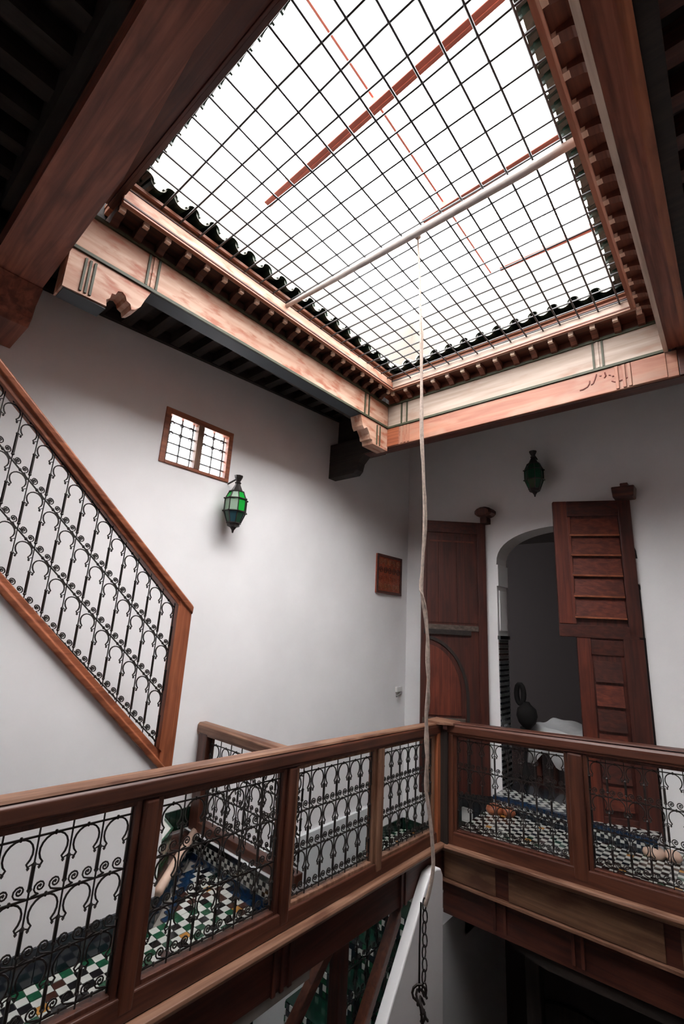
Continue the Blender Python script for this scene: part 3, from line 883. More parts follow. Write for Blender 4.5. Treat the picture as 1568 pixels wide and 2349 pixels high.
rest = {}
cnt = 0
for j in range(60):
    y = -.1 + .05 * j + .7
    for i in range(10):
        x = -2.676 + .05 * i
        if y > 2.26 or (y > 1.80 and x < -2.72 + 0):
            continue
        t = pick(i, j)
        if y > 2.2:
            t = 't_blue'
        dz = random.uniform(-.0012, .0012)
        if cnt < 290:
            inst(tme[t], 'tile', FL, (x, y, dz)); cnt += 1
        else:
            rest.setdefault(t, M()).box(x - .0235, y - .0235, -.006, x + .0235, y + .0235, .003 + dz)
# triangle of floor in front of the winder step
i = 0
for j in range(16):
    for i in range(13):
        x, y = -2.726 - .05 * i, 1.75 + .05 * j
        if y > 2.3 or x < -3.32 or (y - 1.72) < (-2.72 - x) * 1.12 + .03:
            continue
        t = 't_blue' if (y - 1.72) < (-2.72 - x) * 1.12 + .10 else pick(-i - 2, j + 23)
        rest.setdefault(t, M()).box(x - .0235, y - .0235, -.006, x + .0235, y + .0235, .003)
for j in range(14):
    for i in range(12):
        x, y = -2.7 + .05 * i, .55 - .05 * j
        if x < -2.2:
            rest.setdefault(pick(i, j + 40), M()).box(x - .0235, y - .0235, -.006, x + .0235, y + .0235, .003)
for t, q in rest.items():
    q.build('tile_field', t, FL, kind='stuff')

# parapet wall beside the upper stair
def zlow(y): return .775 + (1.70 - y) * .97
m = M()
m.prism([(-2.80, -1.7, -.02), (-2.80, 1.70, -.02), (-2.80, 1.70, zlow(1.70) - .03), (-2.80, -1.7, zlow(-1.7) - .03)],
        [(-2.72, -1.7, -.02), (-2.72, 1.70, -.02), (-2.72, 1.70, zlow(1.70) - .03), (-2.72, -1.7, zlow(-1.7) - .03)])
o = m.build('wall_stair', 'plaster'); tag(o, 'white parapet wall under the sloping stair railing at left', 'wall', kind='structure')
bb = thing('baseboard_left', (-2.715, .9, 0), 'blue-black tile baseboard at the foot of the stair parapet', 'baseboard', kind='structure')
for k in range(15):
    y = .21 + k * .1
    m = M(); m.box(-2.722, y + .001, .004, -2.705 + .001 * (k % 2), y + .099, .150); m.build('tile', 't_navy', bb, bevel=.002)

# stair steps behind the parapet; the first two are winders
st = thing('floor_stairs', (-3.0, 1.9, 0), 'stair steps with salmon nosings climbing behind the parapet', 'stairs', kind='structure')
A, Bp = (-2.73, 1.72), (-3.32, 2.37)
m = M(); m.prism([(A[0], A[1], 0), (Bp[0], Bp[1], 0), (XW, 2.37, 0), (XW, 1.6, 0), (A[0], 1.6, 0)], [(A[0], A[1], .145), (Bp[0], Bp[1], .145), (XW, 2.37, .145), (XW, 1.6, .145), (A[0], 1.6, .145)])
m.build('step', 't_brown', st)
m = M(); m.tube([(A[0] + .01, A[1], .165), (-3.01, 2.03, .165), (Bp[0], Bp[1], .165)], .028, 8); m.build('nosing', 'stone', st, smooth=True)
dv = Vector((Bp[0] - A[0], Bp[1] - A[1], 0)); ln = dv.length; dv.normalize(); nv = Vector((-dv.y, dv.x, 0))
if nv.y < 0: nv = -nv
rm = {}
for k in range(20):
    for z0 in range(3):
        t = ('t_black', 't_navy', 'grey', 't_darkgreen')[(k * 5 + z0 * 3 + k * z0) % 4]
        s = k * ln / 20
        a = Vector((A[0], A[1], 0)) + dv * (s + .002); b = a + dv * (ln / 20 - .004)
        c0, c1 = a + nv * .006, b + nv * .006
        zz0, zz1 = .008 + z0 * .044, .008 + z0 * .044 + .040
        rm.setdefault(t, M()).hexa([(a.x, a.y, zz0), (b.x, b.y, zz0), (c1.x, c1.y, zz0), (c0.x, c0.y, zz0), (a.x, a.y, zz1), (b.x, b.y, zz1), (c1.x, c1.y, zz1), (c0.x, c0.y, zz1)])
for t, q in rm.items():
    q.build('riser_mosaic', t, st, kind='stuff')
m = M(); m.prism([(-2.73, 1.62, .145), (-3.02, 1.95, .145), (XW, 2.02, .145), (XW, 1.4, .145), (-2.73, 1.4, .145)], [(-2.73, 1.62, .34), (-3.02, 1.95, .34), (XW, 2.02, .34), (XW, 1.4, .34), (-2.73, 1.4, .34)])
m.build('step', 't_white', st)
m = M(); m.tube([(-2.735, 1.625, .340), (-3.02, 1.955, .340), (XW, 2.03, .340)], .009, 6); m.build('nosing', 't_green', st)
q0, q1 = M(), M()
for k in range(9):
    for z0 in range(4):
        a = Vector((-2.73, 1.62, 0)).lerp(Vector((-3.02, 1.95, 0)), k / 9); b = Vector((-2.73, 1.62, 0)).lerp(Vector((-3.02, 1.95, 0)), (k + 1) / 9 - .01)
        (q0 if (k + z0) % 2 else q1).hexa([(a.x, a.y, .15 + z0 * .044), (b.x, b.y, .15 + z0 * .044), (b.x + .004, b.y + .006, .15 + z0 * .044), (a.x + .004, a.y + .006, .15 + z0 * .044),
                  (a.x, a.y, .192 + z0 * .044), (b.x, b.y, .192 + z0 * .044), (b.x + .004, b.y + .006, .192 + z0 * .044), (a.x + .004, a.y + .006, .192 + z0 * .044)])
q0.build('riser_mosaic', 't_black', st, kind='stuff'); q1.build('riser_mosaic', 't_green', st, kind='stuff')
for k in range(12):
    y1 = 1.60 - .21 * k
    m = M(); m.box(XW, y1 - .23, .2, -2.80, y1, .53 + .2 * k); m.build('step', 't_brown', st)
bs = thing('baseboard_stair', (XW, 2.2, .25), 'dark green tile band on the wall above the first stair step', 'baseboard', kind='structure')
for k in range(8):
    y = 1.98 + k * .052
    m = M(); m.box(XW - .004, y + .001, .17, XW + .012, y + .051, .305); m.build('tile', 't_darkgreen', bs, bevel=.002)

# upper stair railing in the parapet plane
XS = -2.745
R1 = thing('stair_railing', (XS, 1.0, 1.2), 'sloping orange-brown stair railing filled with iron scrollwork on the left wall', 'railing')
def zup(y): return 1.775 + (1.70 - y) * .895
def ztop_in(y): return zup(y) - .098
def zbot_in(y): return zlow(y) + .055
ya, yb = -1.0, 1.70
m = M()
sc2 = [(-.045, -.092), (.030, -.092), (.030, -.060), (.046, -.050), (.050, -.012), (.036, 0), (-.045, 0)]
m.prism([(XS + a, ya, zup(ya) + b) for a, b in sc2], [(XS + a, yb, zup(yb) + b) for a, b in sc2]); m.build('handrail', 'cedar_y', R1, bevel=.004)
sc3 = [(-.045, -.035), (.046, -.035), (.050, 0.), (.030, .012), (.030, .052), (-.045, .052)]
m = M(); m.prism([(XS + a, ya, zlow(ya) + b) for a, b in sc3], [(XS + a, yb, zlow(yb) + b) for a, b in sc3]); m.build('bottom_rail', 'cedar_y', R1, bevel=.004)
m = M(); m.hexa([(XS - .045, 1.605, zlow(1.605) - .03), (XS + .036, 1.605, zlow(1.605) - .03), (XS + .036, 1.70, zlow(1.70) - .035), (XS - .045, 1.70, zlow(1.70) - .035),
                 (XS - .045, 1.605, zup(1.605) - .02), (XS + .036, 1.605, zup(1.605) - .02), (XS + .036, 1.70, zup(1.70)), (XS - .045, 1.70, zup(1.70))])
m.build('newel', 'cedar_z', R1, bevel=.006)
m = M(); m.hexa([(XS + .03, 1.592, zlow(1.592) + .06), (XS + .045, 1.592, zlow(1.592) + .06), (XS + .045, 1.612, zlow(1.612) + .06), (XS + .03, 1.612, zlow(1.612) + .06),
                 (XS + .03, 1.592, ztop_in(1.592)), (XS + .045, 1.592, ztop_in(1.592)), (XS + .045, 1.612, ztop_in(1.612)), (XS + .03, 1.612, ztop_in(1.612))])
m.build('bead', 'cedar_z', R1)
# grille: starts at the newel and climbs toward smaller y
nc, cw = 17, .0925
L = nc * cw
tz, bz = ztop_in(1.592) - .020, zbot_in(1.592) + .035
rows = [tz - (tz - bz) * k / 3 for k in range(4)]
iron_panel(R1, (XS, 1.590, 0), -PI / 2, L, rows, nc, .925, .0034)

# ------------------------------------------------------------------ cross railing over the lower stairwell
YC = 2.33
CR = thing('cross_railing', (-2.8, YC, 0), 'short wooden railing with pale top crossing behind the left balustrade', 'railing')
m = M(); m.box(-3.335, YC - .04, .06, -3.225, YC + .04, .86); m.build('post', 'rail_z', CR, bevel=.006)
m = M(); m.prism([(-3.36, YC + a, .815 + b) for a, b in rail_sec(.045, .085)], [(-2.20, YC + a, .815 + b) for a, b in rail_sec(.045, .085)]); m.build('handrail', 'worn_x', CR, bevel=.004)
m = M(); m.box(-3.34, YC - .035, .17, -2.2, YC + .035, .235); m.build('bottom_rail', 'rail_x', CR, bevel=.004)
iron_panel(CR, (-3.215, YC, 0), 0, 1.0, [.765, .60, .435, .27], 8, 0.)
kb = thing('trim_4', (-2.8, YC, 0), 'low mosaic kerb with blue bands under the cross railing', 'kerb', kind='structure')
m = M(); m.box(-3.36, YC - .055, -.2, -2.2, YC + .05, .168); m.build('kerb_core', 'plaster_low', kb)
q = [M(), M(), M()]
for k in range(38):
    x = -3.35 + k * .03
    q[0].box(x + .001, YC - .06, .004, x + .029, YC - .054, .05)
    for r_ in range(3):
        q[1 if (k + r_) % 2 else 2].box(x + .001, YC - .06, .056 + r_ * .026, x + .029, YC - .054, .080 + r_ * .026)
    q[2].box(x + .001, YC - .06, .136, x + .029, YC - .054, .165)
for a, mt in zip(q, ('t_blue', 't_white', 't_black')):
    a.build('mosaic_tiles', mt, kb, kind='stuff')

# ------------------------------------------------------------------ landing, lower stair, string wall
m = M(); m.box(XW, 4.40, -.85, -2.13, YW, -.606)
LD = m.build('floor_landing', 'grout'); tag(LD, 'mosaic stair landing in the far left corner', 'floor', kind='structure')
q = {}
for j in range(18):
    for i in range(25):
        x, y = -3.335 + .05 * i, 4.43 + .05 * j
        q.setdefault(pick(i, j), M()).box(x - .0235, y - .0235, -.61, x + .0235, y + .0235, -.598)
for t, a in q.items():
    a.build('tile_field', t, LD, kind='stuff')
lb_ = thing('baseboard_back', (-2.9, 5.2, -.5), 'dark green tile baseboard around the corner landing', 'baseboard', kind='structure')
for k in range(12):
    y = 4.57 + k * .06
    m = M(); m.box(XW - .002, y + .001, -.60, XW + .014, y + .059, -.485); m.build('tile', 't_darkgreen', lb_, bevel=.002)
for k in range(9):
    x = -2.70 + k * .064
    for r_ in range(5):
        m = M(); m.box(x + .001, YW - .014, -.484 + r_ * .10, x + .063, YW + .002, -.386 + r_ * .10); m.build('tile', 't_darkgreen' if r_ < 2 else 't_navy', lb_, bevel=.002)
for k in range(19):
    x = XW + .015 + k * .064
    m = M(); m.box(x + .001, YW - .014, -.60, x + .063, YW + .002, -.485); m.build('tile', 't_darkgreen', lb_, bevel=.002)
for k in range(6):
    m = M(); m.box(XW - .002, 4.55 - .03, -.95 + k * .078, XW + .045, 4.55 + .03, -.95 + k * .078 + .075); m.build('tile', 't_darkgreen', lb_, bevel=.002)
LS = thing('floor_lower_stairs', (-2.8, 3.6, -1.4), 'mosaic stair steps dropping from the landing under the left gallery', 'stairs', kind='structure')
for k in range(11):
    y1 = 4.40 - .23 * k
    zt = -.80 - .205 * k
    m = M(); m.box(XW, y1 - .25, zt - .6, -2.27, y1, zt); m.build('step', 't_darkgreen', LS)
    qa, qb, qc = M(), M(), M()
    for i in range(27):
        for r_ in range(4):
            x = XW + .01 + i * .04
            (qa, qb, qc, qb)[(i + 2 * r_ + (i * r_) % 3) % 4].box(x, y1 - .256, zt - .19 + r_ * .046, x + .037, y1 - .249, zt - .19 + r_ * .046 + .042)
    for a, mt in ((qa, 't_white'), (qb, 't_navy'), (qc, 't_green')):
        a.build('riser_mosaic', mt, LS, kind='stuff')
# string wall: sloped white parapet in the plane of the void, then the wall under the back gallery
def zs(y): return -.112 - (3.617 - y) * 1.20
m = M()
pr0 = [(1.2, -3.3), (1.2, zs(1.2)), (3.55, zs(3.55)), (3.617, -.118), (3.72, -.105), (3.79, -.125), (3.826, -.18), (3.84, -3.3)]
m.prism([(-2.118, y, z) for y, z in pr0], [(-2.036, y, z) for y, z in pr0])
o = m.build('wall_string', 'plaster', bevel=.012); tag(o, 'white sloping string wall of the lower stair in the courtyard', 'wall', kind='structure')
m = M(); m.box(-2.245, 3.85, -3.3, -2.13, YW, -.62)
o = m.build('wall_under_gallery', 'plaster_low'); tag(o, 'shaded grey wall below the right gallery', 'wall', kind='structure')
m = M(); m.box(-2.13, 5.27, -3.3, 2.1, YW, -.48)  # dark panel over the plaster, painting the shade under the gallery
o = m.build('wall_shade_panel', 'room'); tag(o, 'dark panel painting the shade on the wall below the right gallery', 'wall', kind='structure')
m = M(); m.box(-2.13, YB + .05, -.30, 2.1, YW, -.006)
FR = m.build('floor_back', 'grout'); tag(FR, 'black and white mosaic floor of the gallery before the doors', 'floor', kind='structure')
m = M(); m.box(-2.13, YB + .12, -.47, 2.1, YW, -.31)
o = m.build('ceiling_lower', 'black_x'); tag(o, 'black timber ceiling beneath the gallery before the doors', 'ceiling', kind='structure')
q = {}
for j in range(26):
    for i in range(64):
        x, y = -2.105 + .05 * i, 4.03 + .05 * j
        if x > .55 or y > 5.29:
            continue
        t = pick(i, j)
        if t == 't_green' and (i + j) % 3: t = 't_black'
        q.setdefault(t, M()).box(x - .0235, y - .0235, -.006, x + .0235, y + .0235, .003 + random.uniform(-.001, .001))
for t, a in q.items():
    a.build('tile_field', t, FR, kind='stuff')
m = M(); m.box(-2.45, 4.45, -.62, -2.13, YW, -.30)
o = m.build('trim_5', 't_brown'); tag(o, 'dark step from the landing up to the gallery', 'step', kind='structure')
# threshold step under the arch
TH = thing('trim_6', (-1.4, 5.15, 0), 'mosaic threshold step with zigzag top and blue bands before the arch', 'step', kind='structure')
m = M(); m.box(-2.10, 4.99, 0, -.72, YW + .3, .125); m.build('step_core', 'plaster_low', TH)
qs = {k: M() for k in ('t_white', 't_black', 't_blue', 't_navy')}
for k in range(46):
    x = -2.10 + k * .03
    qs['t_navy'].box(x + .001, 4.982, .003, x + .029, 4.991, .040)
    qs['t_white' if k % 2 else 't_navy'].box(x + .001, 4.982, .043, x + .029, 4.991, .066)
    qs['t_navy' if k % 2 else 't_white'].box(x + .001, 4.982, .069, x + .029, 4.991, .090)
    qs['t_blue'].box(x + .001, 4.982, .093, x + .029, 4.991, .129)
    qs['t_blue'].box(x + .001, 4.992, .124, x + .029, 5.03, .130)
for k in range(17):     # zigzag leaves on the tread
    x = -2.10 + k * .081
    for r_ in range(6):
        y = 5.035 + r_ * .043
        sx = .04 * (r_ % 2)
        qs['t_white'].hexa([(x + sx, y, .122), (x + sx + .038, y, .122), (x + .04 - sx + .038, y + .041, .122), (x + .04 - sx, y + .041, .122),
                            (x + sx, y, .130), (x + sx + .038, y, .130), (x + .04 - sx + .038, y + .041, .130), (x + .04 - sx, y + .041, .130)])
m = M(); m.box(-2.10, 5.03, .12, -.72, YW + .3, .1265); m.build('tread_bed', 't_navy', TH)
for t, a in qs.items():
    a.build('mosaic_tiles', t, TH, kind='stuff')

# lower stair railing
LR = thing('lower_railing', (-2.30, 3.1, -1.0), 'dark wooden railing of the lower stair beside the white string wall', 'railing')
def zr(y): return zs(y) + .06
m = M(); m.prism([(-2.20, 3.36, zr(3.36)), (-2.125, 3.36, zr(3.36)), (-2.125, 3.36, zr(3.36) + .09), (-2.20, 3.36, zr(3.36) + .09)],
                 [(-2.20, 1.9, zr(1.9)), (-2.125, 1.9, zr(1.9)), (-2.125, 1.9, zr(1.9) + .09), (-2.20, 1.9, zr(1.9) + .09)]); m.build('handrail', 'rail_y', LR, bevel=.006)
m = M(); m.box(-2.40, 2.90, -2.4, -2.31, 3.00, -.30); m.build('newel', 'dark_z', LR, bevel=.006)
m = M(); m.box(-2.39, 2.98, -.36, -2.32, 3.70, -.30); m.build('top_rail', 'dark_y', LR, bevel=.006)
m = M(); m.prism([(-2.42, 2.90, -.45), (-2.36, 2.90, -.45), (-2.36, 2.90, -.35), (-2.42, 2.90, -.35)], [(-2.42, 1.6, -1.62), (-2.36, 1.6, -1.62), (-2.36, 1.6, -1.52), (-2.42, 1.6, -1.52)]); m.build('handrail', 'rail_y', LR, bevel=.006)
iron_panel(LR, (-2.355, 3.02, 0), PI / 2, .62, [-.42, -.62, -.82, -1.02], 5, 0.)
# green tile band low on the left wall beside the lower stair
gb = thing('trim_7', (XW, 3.0, -1.6), 'dark green tile band stepping down the wall by the lower stair', 'tile band', kind='structure')
for k in range(20):
    y = 2.55 + k * .06
    m = M(); z0 = -1.70 + (y - 2.55) * .9
    m.box(XW + .03, y, z0 - .16, XW + .05, y + .058, z0); m.build('tile', 't_darkgreen', gb)
for k in range(7):
    m = M(); m.box(XW + .03, 3.16, -1.18 + k * .16, XW + .05, 3.24, -1.025 + k * .16); m.build('tile', 't_darkgreen', gb)
# things dimly seen below the right gallery
m = M(); m.box(-1.58, 4.28, -3.2, -1.47, 4.38, -.47)
o = m.build('timber_post', 'black_z', bevel=.01); tag(o, 'black timber post standing in the shade below the right gallery', 'post')
ld = thing('door_3', (-1.45, YW - .03, -3.2), 'black arched doorway in the shaded wall far below', 'door', kind='structure')
m = M()
pr = [(-1.95, -3.2), (-.95, -3.2), (-.95, -1.75)] + [(-1.45 + .5 * math.cos(PI * i / 12), -1.75 + .27 * math.sin(PI * i / 12)) for i in range(1, 12)] + [(-1.95, -1.75)]
m.prism([(x, YW - .03, z) for x, z in pr], [(x, YW - .07, z) for x, z in pr]); m.build('door_leaf', 'black_z', ld)


# ------------------------------------------------------------------ the two great door leaves
def leaf_xf(H, F):
    H, F = Vector((H[0], H[1], 0)), Vector((F[0], F[1], 0))
    u = (F - H).normalized(); n = Vector((u.y, -u.x, 0))
    if n.y > 0:
        n = -n
    return (lambda a, d, z: tuple(H + u * a + n * d + Vector((0, 0, z)))), (F - H).length


# left leaf: plain upper panel, quarter arch wicket below
xf, W_ = leaf_xf((-2.237, 5.25), (-2.815, 4.755))
D1 = thing('door_1', xf(W_ / 2, 0, 0.02), 'left reddish-brown wooden door leaf with plain panel and quarter-arch wicket', 'door', kind='structure')
m = M(xf); m.box(0, -.03, .03, W_, 0, 3.0); m.build('leaf_board', 'door_z', D1, bevel=.003)
for a0, z0, a1, z1, mt in ((0, .03, .10, 3.0, 'door_z'), (W_ - .055, .03, W_, 3.0, 'door_z'), (.10, 2.86, W_ - .055, 3.0, 'door_x'), (.10, 1.715, W_ - .055, 1.775, 'wgrey_x')):
    m = M(xf); m.box(a0, -.001, z0, a1, .020, z1); m.build('stile' if z1 - z0 > .5 else 'rail', mt, D1, bevel=.004)
m = M(xf); m.box(.19, -.001, 1.70 - .035, W_ - .03, .034, 1.722); m.build('rail_shadow', 'black_x', D1, bevel=.004)  # black strip paints the shadow below the middle rail
for a0, a1 in ((.11, .34), (.345, .56), (.565, W_ - .06)):
    m = M(xf); m.box(a0, -.001, 1.80, a1, .008, 2.82); m.build('plank', 'door_z', D1, bevel=.003)
m = M(xf); m.box(.14, .006, 2.745, W_ - .09, .014, 2.765); m.build('panel_bead', 'doorred_x', D1)
ap = [(W_ - .02, 1.635)] + [(W_ - .02 - (W_ - .25) * math.sin(PI / 2 * i / 14), .98 + .655 * math.cos(PI / 2 * i / 14)) for i in range(1, 15)]
m = M(xf)
for (a, za), (b, zb) in zip(ap, ap[1:]):
    pa = [(a, za), (b, zb)]
    dx, dz = b - a, zb - za; l_ = math.hypot(dx, dz) or 1; ox, oz = -dz / l_ * .016, dx / l_ * .016
    m.hexa([(a - ox, -.001, za - oz), (b - ox, -.001, zb - oz), (b - ox, .018, zb - oz), (a - ox, .018, za - oz), (a + ox, -.001, za + oz), (b + ox, -.001, zb + oz), (b + ox, .018, zb + oz), (a + ox, .018, za + oz)])
m.box(.214, -.001, .06, .246, .018, .985)
m.build('wicket_arch_moulding', 'black_z', D1)
pan = [(W_ - .06, .80)] + [(W_ - .06, 1.55)] + [(W_ - .06 - (W_ - .36) * math.sin(PI / 2 * i / 10), .98 + .57 * math.cos(PI / 2 * i / 10)) for i in range(1, 11)] + [(.30, .80)]
m = M(xf); m.prism([(a, -.001, z) for a, z in pan], [(a, .010, z) for a, z in pan]); m.build('wicket_panel', 'doorred_z', D1, bevel=.003)
m = M(xf); m.box(.26, -.001, .72, W_ - .02, .022, .775); m.build('rail', 'wgrey_x', D1, bevel=.004)
m = M(xf); m.box(.30, -.001, .12, W_ - .06, .010, .68); m.build('wicket_panel', 'door_z', D1, bevel=.003)

# right leaf: five raised boards above, narrower lower part (its wicket is missing)
xf, W_ = leaf_xf((-.718, 5.27), (-1.375, 4.985))
D2 = thing('door_2', xf(W_ / 2, 0, .02), 'right reddish door leaf with raised boards and open wicket, half across the arch', 'door', kind='structure')
m = M(xf); m.box(0, -.04, 1.74, W_, 0, 3.09); m.build('leaf_board', 'door_z', D2, bevel=.003)
m = M(xf); m.box(0, -.04, .04, W_ - .15, -.004, 1.74); m.build('leaf_board', 'door_z', D2, bevel=.003)
for a0, z0, a1, z1, mt, nm in ((0, 1.74, .115, 3.09, 'door_z', 'stile'), (W_ - .13, 1.84, W_, 3.09, 'doorred_z', 'stile'), (.115, 2.93, W_ - .13, 3.09, 'door_x', 'rail'),
                               (.03, 1.715, W_ + .005, 1.835, 'door_x', 'rail'), (0, .04, .17, 1.72, 'door_z', 'stile')):
    m = M(xf); m.box(a0, -.002, z0, a1, .024, z1); m.build(nm, mt, D2, bevel=.005)
for k in range(5):
    z0 = 1.90 + k * .205
    m = M(xf)
    m.hexa([(.125, -.001, z0), (W_ - .14, -.001, z0), (W_ - .14, .040, z0), (.125, .040, z0), (.125, -.001, z0 + .185), (W_ - .14, -.001, z0 + .185), (W_ - .14, .004, z0 + .185), (.125, .004, z0 + .185)])
    m.cur = 1
    m.box(.125, .03, z0 - .002, W_ - .14, .047, z0 + .014)  # lighter lip paints the light caught along the board's lower edge
    m.build('raised_board', ['doorred_x', 'cedar_x'], D2, bevel=.003)
m = M(xf); m.box(W_ - .155, -.002, 1.84, W_ - .125, .034, 2.92); m.build('bead', 'doorred_z', D2, bevel=.004)
for a0, z0, a1, z1, mt in ((W_ - .27, .04, W_ - .15, 1.72, 'doorred_z'), (.17, 1.56, W_ - .27, 1.70, 'door_x'), (.17, .04, W_ - .27, .18, 'door_x')):
    m = M(xf); m.box(a0, -.006, z0, a1, .012, z1); m.build('stile' if z1 - z0 > .5 else 'rail', mt, D2, bevel=.004)
for k in range(6):
    z0 = .24 + k * .215
    m = M(xf)
    m.hexa([(.20, -.006, z0), (W_ - .285, -.006, z0), (W_ - .285, .024, z0), (.20, .024, z0), (.20, -.006, z0 + .19), (W_ - .285, -.006, z0 + .19), (W_ - .285, -.002, z0 + .19), (.20, -.002, z0 + .19)])
    m.build('raised_board', 'doorred_x' if k % 2 == 0 else 'door_x', D2, bevel=.003)
# pivot bosses above, pivot stones below
P1 = thing('pivot_boss', (-2.22, 5.2, 3.1), 'round dark wooden pivot boss above the left door leaf', 'boss', 'door pivot bosses')
m = M(lambda x, y, z: (x, y, 3.125 + (z - 3.125) * .58)); m.tube([(-2.22, 5.33, 3.135), (-2.22, 5.16, 3.125), (-2.22, 5.13, 3.125)], [.11, .11, .08], 12); o = m.build('boss_block', 'dark_z', P1); o.scale = (1, 1, 1)
m = M(); m.box(-2.26, 5.17, 2.99, -2.18, 5.29, 3.06); m.build('pivot_pin', 'dark_z', P1)
P2 = thing('pivot_boss', (-.74, 5.2, 3.18), 'squarish dark wooden pivot boss above the right door leaf', 'boss', 'door pivot bosses')
m = M(); m.hexa([(-.84, 5.14, 3.10), (-.66, 5.14, 3.10), (-.66, 5.31, 3.10), (-.84, 5.31, 3.10), (-.85, 5.14, 3.22), (-.645, 5.14, 3.215), (-.645, 5.31, 3.22), (-.85, 5.31, 3.22)]); m.build('boss_block', 'dark_x', P2, bevel=.012)
m = M(); m.box(-.77, 5.15, 3.215, -.70, 5.30, 3.25); m.build('boss_tenon', 'dark_x', P2, bevel=.008)
for x, y, mt, lab in ((-2.05, 4.90, 'cedar_x', 'orange-brown rounded pivot stone on the floor left of the archway'), (-.76, 5.02, 'stone', 'beige rounded pivot stone at the foot of the right door')):
    pv = thing('pivot_stone', (x, y, 0), lab, 'stone', 'pivot stones on the gallery floor')
    m = M(); m.lathe([(.075, .003), (.085, .03), (.075, .06), (.045, .075)], (x, y, 0), 12); m.build('rounded_block', mt, pv, smooth=True)
    m = M(); m.lathe([(.045, .003), (.065, .03), (.05, .065), (.02, .075)], (x + .13, y + .03, 0), 10); m.build('rounded_block', mt, pv, smooth=True)

# ------------------------------------------------------------------ things on the walls
# window
W1 = thing('window_1', (XW, (wy0 + wy1) / 2, wz0), 'small two-leaf leaded window in orange wood frame high on left wall', 'window', kind='structure')
fx0, fx1 = XW - .06, XW + .012
fw = .045
for y0, z0, y1, z1 in ((wy0, wz0, wy0 + fw, wz1), (wy1 - fw, wz0, wy1, wz1), (wy0 + fw, wz1 - .05, wy1 - fw, wz1), (wy0 + fw, wz0, wy1 - fw, wz0 + .028)):
    m = M(); m.box(fx0, y0, z0, fx1, y1, z1); m.build('frame', 'cedar_y', W1, bevel=.003)
ymid = (wy0 + wy1) / 2
m = M(); m.box(fx0, ymid - .026, wz0 + .028, fx1 + .002, ymid + .026, wz1 - .05); m.build('mullion', 'panel_z', W1, bevel=.003)
for ya_, yb_ in ((wy0 + fw, ymid - .026), (ymid + .026, wy1 - fw)):
    m = M(); m.box(XW - .040, ya_, wz0 + .028, XW - .036, yb_, wz1 - .05); p = m.build('pane', 'pane', W1)
    for k in range(1, 4):
        y = ya_ + (yb_ - ya_) * (k - .5) / 3 + .02 * (k - 2)
        m = M(); m.box(XW - .046, y - .0055, wz0 + .028, XW - .030, y + .0055, wz1 - .05); m.build('lead_bar', 'lead', p)
    for k in range(1, 5):
        z = wz0 + .028 + (wz1 - wz0 - .078) * (k - .2) / 4.3
        m = M(); m.box(XW - .046, ya_, z - .0055, XW - .030, yb_, z + .0055); m.build('lead_bar', 'lead', p)
    for k in range(3):
        for z in (wz1 - .10, wz1 - .19):
            y = ya_ + (yb_ - ya_) * (k + .5) / 3
            m = M(); m.tube([(XW - .036, y + .015 * math.cos(q_), z + .015 * math.sin(q_)) for q_ in [2 * PI * i / 8 for i in range(8)]], .0045, 4, True); m.build('lead_curl', 'lead', p)


